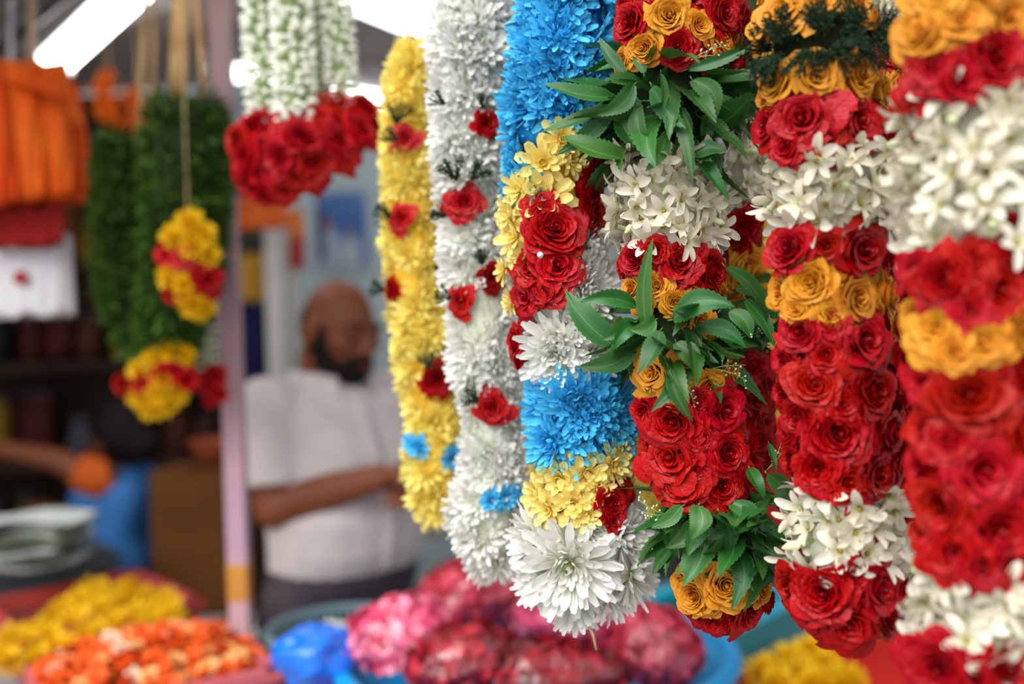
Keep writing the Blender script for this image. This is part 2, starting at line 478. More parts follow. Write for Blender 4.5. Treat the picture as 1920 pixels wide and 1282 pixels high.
def heads(g, st, kind, colour, y0, y1, r, step=None, seed=0, skip=(), centre=False, jit=0.15, full=True, sinkk=0.55, lab=False, ph=None):
    """rings of chrysanthemum heads packed round a strand"""
    rng = random.Random(seed + 100); me = chmesh(kind, colour)
    y = y0; k = 0; step = step or r * 0.9
    while y <= y1 + 0.1:
        cx, d, rr = st.ev(y); sc = r * d / F
        n_ = max(4, int(round(2 * PI * rr * 0.62 / (r * 0.95))))
        p0 = (rng.uniform(0, 6.28) if ph is None else ph) + k * PI / n_
        for i in range(n_):
            a = p0 + 2 * PI * i / n_ + rng.uniform(-jit, jit); a = (a + PI) % (2 * PI) - PI
            if not full and abs(a) > 2.0: continue
            yy = y + rng.uniform(-jit, jit) * r
            if any(abs(yy - sy) < sr and abs(cx + rr * sin(a) - sx) < sr and abs(a) < 1.7 for sx, sy, sr in skip): continue
            s_ = sc * rng.uniform(0.88, 1.12)
            pos, n = st.polar(yy, a, sinkk * s_)
            n = n + Vector((rng.uniform(-.25, .25), rng.uniform(-.2, .2), rng.uniform(-.3, .3)))
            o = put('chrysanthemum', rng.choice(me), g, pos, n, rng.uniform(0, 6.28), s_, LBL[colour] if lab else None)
            if centre: link('flower_center', DISC_G if colour in ('white', 'yellow') else DISC_Y, o)
        y += step; k += 1

def head(g, st, kind, colour, px, py, r, sink=0.5, tilt=(0, 0, 0), centre=None, lab=True, v=None):
    cx, d, rr = st.ev(py); sc = r * (d - rr * d / F) / F
    pos, n = st.spot(px, py, sink * sc); me = chmesh(kind, colour)
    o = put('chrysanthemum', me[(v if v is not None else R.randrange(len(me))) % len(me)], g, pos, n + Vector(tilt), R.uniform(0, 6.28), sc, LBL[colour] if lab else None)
    if centre: link('flower_center', centre, o)

def florets(g, st, y0, y1, r, step=None, seed=0, dens=1.15, buds=0.12):
    rng = random.Random(seed + 55); step = step or r * 0.72; y = y0; k = 0
    while y <= y1:
        cx, d, rr = st.ev(y); sc = r * d / F
        n_ = int(2 * PI * rr * 0.8 / (r * 0.98) * dens)
        for i in range(n_):
            a = 2 * PI * (i + 0.5 * (k % 2)) / n_ + rng.uniform(-0.2, 0.2); a = (a + PI) % (2 * PI) - PI
            if abs(a) > 2.3: continue
            s_ = sc * rng.uniform(0.85, 1.15)
            pos, n = st.polar(y + rng.uniform(-.3, .3) * r, a, 0.25 * s_ + rng.uniform(-0.2, 0.45) * s_)
            n = n + Vector((rng.uniform(-.9, .9), rng.uniform(-.4, .4), rng.uniform(-1.1, .5)))
            if rng.random() < buds:
                put('tuberose_bud', BUD, g, pos, n, rng.uniform(0, 6), s_ * 0.8, 'greenish white tuberose bud')
            else:
                o = put('tuberose', rng.choice(FLORET), g, pos, n, rng.uniform(0, 6.28), s_)
                link('stamen', STAMEN, o)
        y += step; k += 1

def leaf_at(g, st, bx, by, tx, ty, w, near=0.0, roll=0.0, tipd=0.0, v=None):
    cx, d, rr = st.ev(by); rm = rr * d / F
    q = max(-1, min(1, (bx - cx) / rr)); db = d - math.sqrt(max(0.05, 1 - q * q)) * rm * 0.85 - near
    b = at(bx, by, db); t = at(tx, ty, db - tipd)
    x = t - b; L_ = x.length; x.normalize()
    z = -FW + UP * 0.35; z = (z - x * z.dot(x)).normalized(); y = z.cross(x)
    m = Matrix((x, y, z)).transposed() @ Matrix.Rotation(roll, 3, 'X')
    i = R.choice((0, 0, 2, 2, 1, 4)) if v is None else v
    wk = (w * db / F) / L_ / 0.33
    link('neem_leaf', LEAFM[i], g, b - parent_loc(g), m, (L_, L_ * wk, L_ * wk))

def leaf_fill(g, st, y0, y1, n, ln, seed=0, amin=-2.6, amax=2.6, hang=-0.4):
    rng = random.Random(seed + 9)
    for i in range(n):
        y = rng.uniform(y0, y1); a = rng.uniform(amin, amax); cx, d, rr = st.ev(y)
        pos, nn = st.polar(y, a, rr * d / F * 0.45)
        tang = Vector((0, 0, 1)).cross(nn)
        x = (nn * rng.uniform(0.5, 1.0) + tang * rng.uniform(-.9, .9) + Vector((0, 0, rng.uniform(-0.9, 0.7) + hang * .5))).normalized()
        z = (nn * 0.5 + Vector((0, 0, 0.8)) + tang * rng.uniform(-.6, .6)); z = (z - x * z.dot(x)).normalized(); yv = z.cross(x)
        L_ = ln * d / F * rng.uniform(0.7, 1.25)
        link('neem_leaf', rng.choice(LEAFM), g, pos - parent_loc(g), Matrix((x, yv, z)).transposed(), (L_, L_ * rng.uniform(.85, 1.4), L_))

def sprig(g, st, px, py, ang, ln, me=None, n=3, spread=0.5, near=0.0):
    cx, d, rr = st.ev(py)
    pos, nn = st.spot(px, py, 0.01); pos = pos - FW * near
    for i in range(n):
        a = ang + R.uniform(-spread, spread)
        x = (RT * cos(a) + UP * sin(a) + nn * R.uniform(0.1, 0.5)).normalized(); z = (nn - x * nn.dot(x)).normalized(); y = z.cross(x)
        link('fern_sprig' if me is None else 'flower_spray', R.choice(me or FERN), g, pos - parent_loc(g), Matrix((x, y, z)).transposed(), ln * d / F)

RAILZ = 2.27
def rail_y(x): return 1.115 - 1.087 * x
def cord(g, p, m='twine', r=0.0016, spread=0.0):
    top = Vector((p.x + spread, p.y, RAILZ + 0.012))
    part('hanging_cord', MB().tube([p, p.lerp(top, 0.5) + Vector((0.002, 0, 0)), top], r, 6), M[m], g)
# ------------------------------------------------------------------ setting
def struct(name, mb, m, smooth=False):
    o = link(name, mb.mesh(name, m, smooth)); o['kind'] = 'structure'; return o
M['paving'] = mat('paving', (120, 116, 110), (140, 136, 130), 0.85, nscale=6, bump=0.2)
M['wall_pale'] = mat('pale_blue_wall', (186, 206, 210), (200, 216, 218), 0.7, nscale=2)
M['wall_shade'] = mat('shade_brown_wall', (34, 26, 22), (50, 38, 30), 0.85, nscale=4)  # dark brown puts the dimness of the left interior into the wall colour
M['ceil'] = mat('ceiling_sheet', (176, 166, 162), (190, 180, 176), 0.8, nscale=3)
M['beam'] = mat('ceiling_beam', (176, 172, 170), (190, 186, 184), 0.7, nscale=5)
M['frame_white'] = mat('white_frame', (196, 192, 184), (214, 210, 204), 0.5, nscale=5)
M['steel'] = mat('steel', (170, 170, 172), None, 0.3, 0.5, metal=0.9)
M['lamp'] = mat('lamp_tube', (255, 253, 250), emit=7)
M['lamp2'] = mat('lamp_panel', (250, 252, 255), emit=3.2)
M['lamp_body'] = mat('lamp_body', (216, 216, 214), None, 0.5)

struct('floor', MB().box((0, 0.5, -0.05), (12, 14, 0.1)), M['paving'])
struct('wall_back', MB().box((0.55, 3.85, 1.25), (3.9, 0.1, 2.5)), M['wall_pale'])
struct('wall_left', MB().box((-2.05, 3.85, 1.25), (1.3, 0.1, 2.5)), M['wall_shade'])
struct('wall_side', MB().box((-2.7, 2.6, 1.25), (0.1, 2.5, 2.5)), M['wall_shade'])
struct('wall_right', MB().box((2.5, 2.6, 1.25), (0.1, 2.5, 2.5)), M['wall_pale'])
struct('ceiling', MB().box((0, 2.62, 2.56), (5.3, 2.56, 0.06)), M['ceil'])
cb = thing('ceiling_beams', 'grey steel beams under the stall roof', 'beam', (0, 2.6, 2.45)); cb['kind'] = 'structure'
for (a, b) in (((-2.2, 3.6), (0.3, 1.7)), ((-2.4, 2.9), (-1.0, 1.5)), ((-0.9, 3.75), (1.9, 3.2))):
    d = Vector((b[0] - a[0], b[1] - a[1], 0)); mt = Matrix.Rotation(math.atan2(d.y, d.x), 3, 'Z')
    part('beam', MB().box(((a[0] + b[0]) / 2, (a[1] + b[1]) / 2, 2.47), (d.length, 0.09, 0.10), mt), M['beam'], cb, smooth=False)

# the rail every garland hangs from, and the post that carries it
x0, x1 = -1.25, 0.62
rl = link('hanging_rail', MB().tube([(x0 - 0.1, rail_y(x0 - 0.1), RAILZ), (x1, rail_y(x1), RAILZ)], 0.014, 12).mesh('hanging_rail', M['steel']))
tag(rl, 'steel rail above the frame carrying every hanging garland', 'rail'); rl['kind'] = 'structure'
M['post'] = mat('painted_post', (206, 166, 158), (170, 140, 162), 0.6, nscale=3)
pc = on_plane(452, 1150, 0.85); pt = at(430, 420, 1.9)
pt.x -= .004
post = MB().box(((pt.x), 1.9, 1.15), (0.036, 0.036, 2.3))
pth = thing('stall_post', 'slim pink painted post standing beside the man in the light shirt', 'post', (pt.x, 1.9, 0)); pth['kind'] = 'thing'
part('post_shaft', post, M['post'], pth, smooth=False)
part('post_foot', MB().box((pt.x, 1.9, 0.01), (0.11, 0.11, 0.02)), M['steel'], pth, smooth=False)
M['sticker_yellow'] = mat('yellow_paint', (206, 150, 50), (180, 120, 60), 0.6, nscale=8)
cpost = at(444, 1090, 1.9)
part('paint_band', MB().box((pt.x, 1.9, cpost.z), (0.0375, 0.0375, 0.07)), M['sticker_yellow'], pth, label='yellow painted band low on the post', smooth=False)

def tube_lamp(name, label, a, b, w, h, m):
    a, b = Vector(a), Vector(b); d = b - a; c = (a + b) / 2
    x = d.normalized(); y = Vector((0, 0, 1)).cross(x).normalized(); z = x.cross(y); mt = Matrix((x, y, z)).transposed()
    t = thing(name, label, 'lamp', c)
    part('lamp_body', MB().box(c + z * (h * 0.5), (d.length + 0.04, w * 1.12, h * 0.5), mt), M['lamp_body'], t, smooth=False)
    part('diffuser', MB().tube([a, b], w * 0.5, 14, flat=0.6) if True else None, M[m], t)
    for e, s in ((a, -1), (b, 1)):
        part('end_cap', MB().box(e + x * (0.01 * s), (0.02, w * 1.05, h * 0.9), mt), M['lamp_body'], t, smooth=False)
    part('lamp_hanger', MB().tube([c + z * h * 0.6, Vector((c.x, c.y, 2.54))], 0.006, 6), M['steel'], t)
a = at(104, 118, 2.75); b = on_plane(215, 14, a.z + 0.05)
tube_lamp('tube_lamp', 'bright tube lamp slanting above the orange cloth bundle', a, a + (b - a) * 1.9, 0.085, 0.05, 'lamp')
a = at(640, -28, 2.5); b = at(860, 66, 2.9)
tube_lamp('ceiling_lamp', 'wide bright ceiling lamp above the yellow garland', a, b, 0.14, 0.05, 'lamp2')
a = at(415, 128, 3.3); b = at(750, 192, 3.0)
tube_lamp('strip_lamp', 'long strip lamp glowing behind the jasmine strings', a, b, 0.095, 0.05, 'lamp2')
a = at(1370, 88, 2.8); b = at(1640, 100, 2.6)
tube_lamp('gap_lamp', 'bright strip lamp seen in the gap beside the fern collar', a, b, 0.10, 0.05, 'lamp2')

# door frame and doorway at the left of the pale wall
M['navy'] = mat('navy_cloth', (16, 20, 62), (30, 34, 84), 0.85, nscale=8)
M['valance'] = mat('orange_valance', (176, 70, 22), (206, 96, 30), 0.8, nscale=10)
M['doorway_shade'] = mat('painted_doorway_shade', (28, 22, 26), (44, 34, 36), 0.9, nscale=3)
def vpost(name, label, px, py0, py1, d, w, m):
    p0 = at(px, (py0 + py1) / 2, d)
    o = struct(name, MB().box((p0.x, d, 1.15), (w, 0.07, 2.3)), M[m]); return o
vpost('trim_1', '', 520, 300, 900, 3.3, 0.055, 'frame_white')
vpost('trim_2', '', 556, 300, 900, 3.5, 0.035, 'frame_white')
p = at(478, 600, 3.6)
struct('doorway_shade_panel', MB().box((p.x - 0.02, 3.76, 1.0), (0.2, 0.06, 2.0)), M['doorway_shade'])  # dark slab on the wall, its colour painting the shade of the open doorway
p = at(477, 600, 3.4)
nv = thing('hanging_garment', 'navy blue garment hanging in the dark doorway by the post', 'garment', (p.x, 3.4, 1.1))
def drape(c, w, h, dep, fold, seed, nx=24, nz=14, taper=0.0):
    rng = random.Random(seed); mb = MB(); rows = []
    ph = rng.uniform(0, 6)
    for i in range(nz + 1):
        v = i / nz; row = []
        for k in range(nx * 2):
            a = 2 * PI * k / (nx * 2); x = cos(a) * w / 2 * (1 - taper * (1 - v)); y = sin(a) * dep / 2
            y += fold * sin(x / w * 34 + ph + v * 1.5) * (0.3 + 0.7 * v); x += 0.3 * fold * sin(v * 5 + ph)
            row.append((c[0] + x, c[1] + y, c[2] + h / 2 - h * v + 0.008 * sin(x / w * 20)))
        rows.append(row)
    o = len(mb.v); mb.grid(rows, 0.3, True); n2 = nx * 2
    mb.f.append(tuple(range(n2))); mb.f.append(tuple(nz * n2 + k for k in range(n2)))
    return mb
part('cloth', drape((p.x, 3.4, 1.42), 0.10, 0.5, 0.05, 0.008, 3), M['navy'], nv)
M['gold'] = mat('gold_trim', (190, 140, 40), (210, 160, 60), 0.6, nscale=30)
part('gold_trim', drape((p.x, 3.4, 1.75), 0.09, 0.16, 0.055, 0.006, 4), M['gold'], nv)
part('hanger', MB().tube([(p.x - 0.05, 3.4, 1.83), (p.x, 3.4, 1.87), (p.x, 3.4, 2.5)], 0.004, 6), M['steel'], nv)
p = at(490, 398, 3.1)
vl = thing('orange_valance', 'scalloped orange valance hanging just below the red roses and jasmine', 'valance', p)
part('valance_cloth', drape(p, 0.16, 0.10, 0.03, 0.008, 5), M['valance'], vl)
part('valance_rod', MB().tube([p + Vector((-0.1, 0, 0.055)), p + Vector((0.1, 0, 0.055))], 0.008, 8), M['steel'], vl)
for s in (-.09, .09): part('hanging_cord', MB().tube([p + Vector((s, 0, .055)), Vector((p.x + s, p.y, 2.53))], .003, 5), M['twine'], vl)
p = at(556, 450, 3.3)
bn = thing('wall_pennant', 'small orange and red pennant hanging left of the blue poster', 'pennant', p)
M['pen_orange'] = mat('pennant_orange', (206, 110, 30), None, 0.8); M['pen_red'] = mat('pennant_red', (170, 30, 26), None, 0.8)
part('upper_band', drape(p + Vector((0, 0, 0.05)), 0.05, 0.09, 0.02, 0.003, 6), M['pen_orange'], bn)
part('lower_band', drape(p + Vector((0, 0, -0.045)), 0.05, 0.10, 0.02, 0.003, 7), M['pen_red'], bn)

# poster on the back wall
c = at(640, 430, 3.78)
po = thing('wall_poster', 'blue poster with two pale figures on the wall above the man', 'poster', c)
M['poster_blue'] = mat('poster_blue', (40, 92, 170), (96, 140, 196), 0.5, nscale=6)
M['poster_pale'] = mat('poster_pale', (196, 204, 214), (180, 190, 206), 0.5, nscale=9)
M['poster_dark'] = mat('poster_dark', (24, 40, 84), (40, 60, 110), 0.5, nscale=9)
M['poster_skin'] = mat('poster_skin', (150, 104, 96), None, 0.5)
part('sheet', MB().box(c, (0.19, 0.006, 0.28)), M['poster_blue'], po, smooth=False)
part('white_border', MB().box(c + Vector((0, 0.002, 0)), (0.215, 0.006, 0.31)), M['poster_pale'], po, smooth=False)
for dx, s in ((-0.05, 1.0), (0.035, 0.78)):
    part('printed_figure', MB().lathe([(0.0001, 0), (0.045 * s, 0), (0.045 * s, 0.08 * s), (0.02 * s, 0.13 * s), (0.0001, 0.14 * s)], 14, (0, 0, 0)).merge(MB(), Matrix()), M['poster_pale'], po) if False else None
    q = c + Vector((dx, -0.0045, -0.14))
    part('printed_figure', MB().add([q + Vector((x * s, 0, z * s)) for x, z in ((-.042, 0), (.042, 0), (.046, .09), (.02, .14), (-.02, .14), (-.046, .09))] + [q + Vector((x * s, .002, z * s)) for x, z in ((-.042, 0), (.042, 0), (.046, .09), (.02, .14), (-.02, .14), (-.046, .09))], [(0, 1, 2, 3, 4, 5), (11, 10, 9, 8, 7, 6)]), M['poster_pale'], po, smooth=False)
    part('printed_head', MB().ball(q + Vector((0, 0, 0.165 * s)), (0.019 * s, 0.0015, 0.026 * s)), M['poster_skin'], po)
part('dark_panel', MB().box(c + Vector((-0.075, -0.004, -0.02)), (0.03, 0.002, 0.2)), M['poster_dark'], po, smooth=False)
# blue thing between the man's shoulder and the yellow garland
p = at(770, 690, 2.95)
bt = thing('blue_wall_cloth', 'deep blue cloth hung on the wall behind the man\'s left shoulder', 'cloth', p)
M['bluecloth'] = mat('blue_cloth', (26, 92, 150), (40, 110, 170), 0.8, nscale=8)
part('cloth', drape(p, 0.10, 0.36, 0.03, 0.006, 8), M['bluecloth'], bt)
part('hook_string', MB().tube([p + Vector((0, 0, 0.17)), Vector((p.x, p.y, 2.5))], 0.003, 5), M['twine'], bt)

# ------------------------------------------------------------------ dark goods shelf at far left
M['wood'] = mat('dark_wood', (46, 32, 24), (66, 46, 32), 0.8, nscale=9)
sx0, sx1, sy = -2.15, -1.02, 3.62
sh = thing('goods_shelf', 'dark wooden shelf of goods in the shadows behind the seated woman', 'shelf', ((sx0 + sx1) / 2, sy, 0))
for x in (sx0, sx1): part('upright', MB().box((x, sy, 1.1), (0.04, 0.26, 2.2)), M['wood'], sh, smooth=False)
levels = [0.35, 0.75, 1.12, 1.47, 1.82]
for z in levels: part('shelf_board', MB().box(((sx0 + sx1) / 2, sy, z), (sx1 - sx0, 0.26, 0.03)), M['wood'], sh, smooth=False)
part('back_panel', MB().box(((sx0 + sx1) / 2, sy + 0.16, 1.1), (sx1 - sx0, 0.02, 2.2)), M['wood'], sh, smooth=False)
pk = [('olive', (88, 84, 24)), ('brown', (84, 42, 22)), ('ochre', (150, 112, 18)), ('maroon', (80, 16, 18)), ('grey', (84, 80, 90)), ('rust', (122, 56, 20)), ('black', (22, 20, 24))]
for n_, c_ in pk: M['pk_' + n_] = mat('packet_' + n_, c_, tuple(int(v * 0.75) for v in c_), 0.7, nscale=20)
rg = random.Random(4)
NTH = 'first second third fourth fifth sixth seventh eighth ninth tenth eleventh twelfth'.split()
ordw = ['lowest', 'second', 'third', 'fourth', 'top']
for li, z in enumerate(levels):
    x = sx0 + 0.1; i = 0
    while x < sx1 - 0.1:
        w = rg.uniform(0.07, 0.13); h = rg.uniform(0.12, 0.26); cn = rg.choice(pk)[0]
        c = Vector((x + w / 2, sy - 0.02, z + 0.016)); i += 1
        mb = MB()
        if rg.random() < 0.5:
            mb.lathe([(0.0001, 0), (w * .42, 0), (w * .45, 0.02), (w * .45, h * .75), (w * .3, h * .86), (w * .3, h), (0.0001, h)], 14, c); nm, sub = 'jar', None
        else:
            rows = [[c + Vector((sx * w / 2 * k, sy2 * 0.04 * k2, hh * h)) for sx, sy2 in ((-1, -1), (0, -1.25), (1, -1), (1, 1), (0, 1.25), (-1, 1))] for k, k2, hh in ((0.9, .8, 0), (1, 1.1, .12), (1, 1.2, .5), (.97, .8, .85), (1, .1, 1))]
            mb.grid(rows, 0.2, True); o_ = 0; mb.f.append((5, 4, 3, 2, 1, 0)); nm = 'packet'
        o = link(nm, None, loc=c); tag(o, '%s %s, %s from the left on the %s dark goods shelf' % (cn, nm, NTH[i - 1], ordw[li]), nm, 'goods on the dark shelf')
        part('container' if nm == 'jar' else 'pouch', mb, M['pk_' + cn], o)
        part('lid' if nm == 'jar' else 'seal_strip', MB().lathe([(0.0001, h), (w * .34, h), (w * .34, h + .02), (0.0001, h + .02)], 12, c) if nm == 'jar' else MB().box(c + Vector((0, 0, h + .006)), (w, .012, .014)), M['pk_grey'], o)
        x += w + rg.uniform(0.01, 0.05)
# marigold clusters hung high at the back left (blurred orange)
M['marigold'] = mat('marigold', (200, 76, 14), (226, 110, 24), 0.7)
CH['marigold'] = [m.mesh('marigold', M['marigold']) for m in CH_POM]
for (px, py, lb) in ((205, 190, 'left'), (262, 222, 'right')):
    p = at(px, py, 2.9); t = thing('marigold_string', '%s of two short orange marigold strings behind the fibre strips' % lb, 'garland', p, 'orange marigold strings at the back')
    for k in range(5): put('marigold', R.choice(CH['marigold']), t, p + Vector((R.uniform(-.025, .025), R.uniform(-.02, .02), (k - 2) * 0.03)), Vector((R.uniform(-1, 1), -1, R.uniform(-.5, .5))), 0, 0.032)
    part('hanging_cord', MB().tube([p, Vector((p.x, p.y, 2.53))], 0.003, 5), M['twine'], t)

# ------------------------------------------------------------------ orange cloth bundle and white bag at the left
M['orange'] = mat('orange_cloth', (228, 84, 14), (240, 112, 30), 0.75, 0.2, nscale=5)
M['orange2'] = mat('orange_cloth_dark', (206, 62, 10), (222, 80, 20), 0.8, 0.2, nscale=5)
M['redcloth'] = mat('red_cloth', (140, 14, 12), (160, 24, 18), 0.8, nscale=9)
M['whitebag'] = mat('white_bag', (200, 196, 204), (220, 218, 222), 0.7, nscale=4)
c = at(70, 250, 2.0)
ob = thing('orange_cloth_bundle', 'stack of pleated orange cloths hung below the tube lamp', 'cloth', Vector((c.x, 2.0, 2.27)))
mp = 2.0 / F
for k, (px, py, w, h, dd, mm) in enumerate(((-30, 262, 130, 240, -0.03, 'orange2'), (30, 250, 120, 250, 0.0, 'orange'), (85, 255, 110, 230, 0.03, 'orange'), (120, 262, 100, 220, 0.07, 'orange2'), (40, 330, 250, 110, 0.06, 'orange2'), (60, 180, 190, 120, 0.05, 'orange'))):
    q = at(px, py, 2.0 + dd)
    part('folded_cloth', drape(q, w * mp, h * mp, 0.05, 0.007, 20 + k, taper=0.35 if k < 4 else 0.3), M[mm], ob)
for k in range(7):
    q = at(10 + k * 18, 150 + k * 6, 1.97); q2 = at(-40 + k * 14, 100 + k * 8, 2.0)
    part('folded_edge', MB().tube([q2, q.lerp(q2, .5) + Vector((0, 0, .006)), q], [0.012, 0.014, 0.012], 8, flat=0.5), M['orange' if k % 2 else 'orange2'], ob)
part('hanging_cord', MB().tube([at(60, 130, 2.02), Vector((at(60, 130, 2.02).x, 2.05, RAILZ))], 0.004, 6), M['twine'], ob)
c = at(48, 425, 2.05)
rc = thing('red_cloth', 'dark red cloth hanging between the orange bundle and white bag', 'cloth', c)
part('cloth', drape(c, 0.16, 0.075, 0.05, 0.006, 31), M['redcloth'], rc)
part('hanging_cord', MB().tube([c + Vector((0, 0.03, 0)), Vector((c.x, 2.1, RAILZ))], 0.004, 6), M['twine'], rc)
c = at(48, 518, 2.1)
wb = thing('white_cloth_bag', 'white bag with a small red mark hanging under the red cloth', 'bag', c)
part('bag_body', drape(c, 0.20, 0.165, 0.06, 0.004, 33), M['whitebag'], wb)
q = at(38, 520, 2.06)
mk = MB()
for k in range(5): mk.ball(q + Vector((0.009 * cos(k * 1.257), 0, 0.009 * sin(k * 1.257))), (0.008, 0.003, 0.007), nu=8, nv=6)
part('red_mark', mk, M['pen_red'], wb, label='small red printed mark')
for s in (-1, 1): part('bag_handle', MB().tube([c + Vector((s * 0.05, 0.0, 0.08)), c + Vector((s * 0.045, 0.02, 0.13)), Vector((c.x + s * .02, 2.12, RAILZ))], 0.005, 6), M['whitebag'], wb)

# ------------------------------------------------------------------ people
M['skin'] = mat('brown_skin', (122, 66, 40), (138, 78, 48), 0.5, 0.35, nscale=7)
M['hair'] = mat('black_hair', (16, 11, 10), (26, 18, 16), 0.7, 0.2, nscale=60)
M['shirt'] = mat('light_shirt', (206, 194, 194), (220, 210, 208), 0.8, 0.2, nscale=11, bump=0.25, bscale=22)
M['trousers'] = mat('dark_trousers', (66, 58, 66), (84, 74, 82), 0.8, nscale=9, bump=0.2, bscale=18)
M['sari'] = mat('blue_sari', (44, 104, 170), (58, 122, 190), 0.75, nscale=6, bump=0.25, bscale=14)
M['blouse'] = mat('orange_blouse', (204, 84, 16), (216, 100, 28), 0.75, nscale=12)
M['lip'] = mat('lips', (110, 50, 44), None, 0.5)
M['eyewhite'] = mat('eye_white', (190, 180, 170), None, 0.3)
M['eyedark'] = mat('eye_dark', (20, 12, 10), None, 0.3)

def fuse(name, mb, m, parent, voxel=0.006, label=None, smooth=3):
    o = part(name, mb, m, parent, label=label)
    md = o.modifiers.new('fuse', 'REMESH'); md.mode = 'VOXEL'; md.voxel_size = voxel; md.use_smooth_shade = True
    if smooth:
        s_ = o.modifiers.new('soften', 'SMOOTH'); s_.iterations = smooth; s_.factor = 0.5
    return o

def head_fn(sc=1.0):
    def fn(q, p):
        x, y, z = p
        if q.z < 0:
            x *= 1 - 0.28 * q.z * q.z
            y = y * (1 - 0.12 * q.z * q.z) + 0.014 * sc * (-q.z)
            if q.y < -0.2: y += 0.035 * sc * q.z * q.z
        else:
            y -= 0.010 * sc * q.z
        if q.y > 0.5: x *= 0.96
        return Vector((x, y, z))
    return fn

def hand(mb, w, d, palmn, s=1.0, curl=0.6, thumb=1):
    """w wrist, d pointing direction, palmn palm normal"""
    d = d.normalized(); n = (palmn - d * palmn.dot(d)).normalized(); sd = d.cross(n)
    mb.tube([w - d * 0.03 * s, w + d * 0.02 * s, w + d * 0.055 * s, w + d * 0.09 * s], [0.026 * s, 0.03 * s, 0.04 * s, 0.036 * s], 12, flat=0.55) if False else None
    mb.ball(w + d * 0.05 * s, (0.052 * s, 0.041 * s, 0.016 * s), (d, sd, n))
    mb.ball(w + d * 0.012 * s, (0.04 * s, 0.027 * s, 0.019 * s), (d, sd, n))
    for k, (off, ln) in enumerate(((-.030, .068), (-.010, .078), (.011, .072), (.030, .056))):
        p = w + d * 0.082 * s + sd * off * s; dd = d.copy(); pts = [p - d * 0.02 * s, p]; rr = [.0095 * s, .0095 * s]
        for j, fr in enumerate((.45, .32, .23)):
            dd = (dd * cos(curl) + n * sin(curl)).normalized(); p = p + dd * ln * fr * s; pts.append(p); rr.append((.0088, .008, .006)[j] * s)
            nn_ = (n * cos(curl) - d * sin(curl)); n2 = nn_
        mb.tube(pts, rr, 8)
    t0 = w + d * 0.02 * s + sd * (-0.028 * thumb) * s
    mb.tube([t0, t0 + (d * .6 - sd * thumb * .8).normalized() * .034 * s, t0 + (d * .6 - sd * thumb * .8).normalized() * .034 * s + (d + n * .5).normalized() * .03 * s, t0 + (d * .6 - sd * thumb * .8).normalized() * .034 * s + (d + n * .7).normalized() * .052 * s], [.013 * s, .0115 * s, .010 * s, .007 * s], 8)

# --- the man
D = 2.35
k_ = D / F
fz = Vector((0, 0, 1))
fb = Vector((0.74, -0.67, 0)).normalized()             # he faces right, towards the table
lb = Vector((fb.y, -fb.x, 0)).normalized()              # his right hand side
ms_ = at(625, 735, D)
man = thing('person', 'bald bearded man in a light short-sleeved shirt looking down at his hands', 'person', (ms_.x, ms_.y, 0))
def zz(py): return at(620, py, D).z
def ell(c, a, b, n=20, sq=2.3):
    out = []
    for i in range(n):
        t = 2 * PI * i / n; cx_, sx_ = cos(t), sin(t)
        ex = math.copysign(abs(cx_) ** (2 / sq), cx_); ey = math.copysign(abs(sx_) ** (2 / sq), sx_)
        out.append(c + lb * (a * ex) + fb * (b * ey))
    return out
axis = at(622, 735, D); 
def ax(py, fwd=0.0): v = at(624 + (py - 735) * 0.02, py, D); return Vector((axis.x, axis.y, v.z)) + fb * fwd
tors = [(700, .05, .05, -.02), (716, .10, .07, -.02), (735, .17, .095, -.01), (765, .198, .115, 0), (820, .198, .132, .01), (890, .192, .145, .03), (960, .192, .158, .045), (1020, .188, .152, .04), (1075, .182, .135, .02)]
def torso(grow=0.0, rows_=tors):
    mb = MB(); rows = [ell(ax(py, f_), a_ + grow, b_ + grow) for py, a_, b_, f_ in rows_]
    o = 0; mb.grid(rows, 0.3, True); n = 20
    mb.f.append(tuple(reversed(range(n)))); mb.f.append(tuple((len(rows) - 1) * n + i for i in range(n))); return mb
hip_z = zz(1085)
# head
hc = at(634, 618, D) + Vector((0, 0, 0.0))
hf = (Vector((0.80, -0.60, 0)).normalized() * 0.95 - fz * 0.30).normalized()
hl = Vector((hf.y, -hf.x, 0)).normalized(); hu = hl.cross(hf).normalized()
if hu.z < 0: hu = -hu
HA = (hl, hf, hu)
def hp(x, y, z): return hc + hl * x + hf * y + hu * z
skin = torso(-0.02)
skin.ball(hc, (.079, .100, .119), HA, 28, 22, fn=head_fn())
skin.ball(hp(0, .052, -.075), (.045, .042, .038), HA)                       # jaw and chin
skin.tube([hp(0, .088, .022), hp(0, .104, -.004), hp(0, .113, -.022), hp(0, .100, -.031)], [.009, .012, .016, .012], 10)   # nose
for s in (-1, 1):
    skin.ball(hp(s * .012, .099, -.028), (.011, .012, .009), HA)
    skin.ball(hp(s * .032, .084, .026), (.030, .014, .010), HA)               # brow
    skin.ball(hp(s * .046, .070, -.016), (.024, .022, .018), HA)              # cheek
    skin.ball(hp(s * .086, -.006, -.004), (.013, .023, .036), HA)             # ear
    skin.ball(hp(s * .088, -.001, -.032), (.009, .011, .011), HA)
skin.tube([ax(735), ax(708, -.01), hp(0, -.03, -.07), hp(0, -.02, -.03)], [.07, .064, .060, .055], 16)
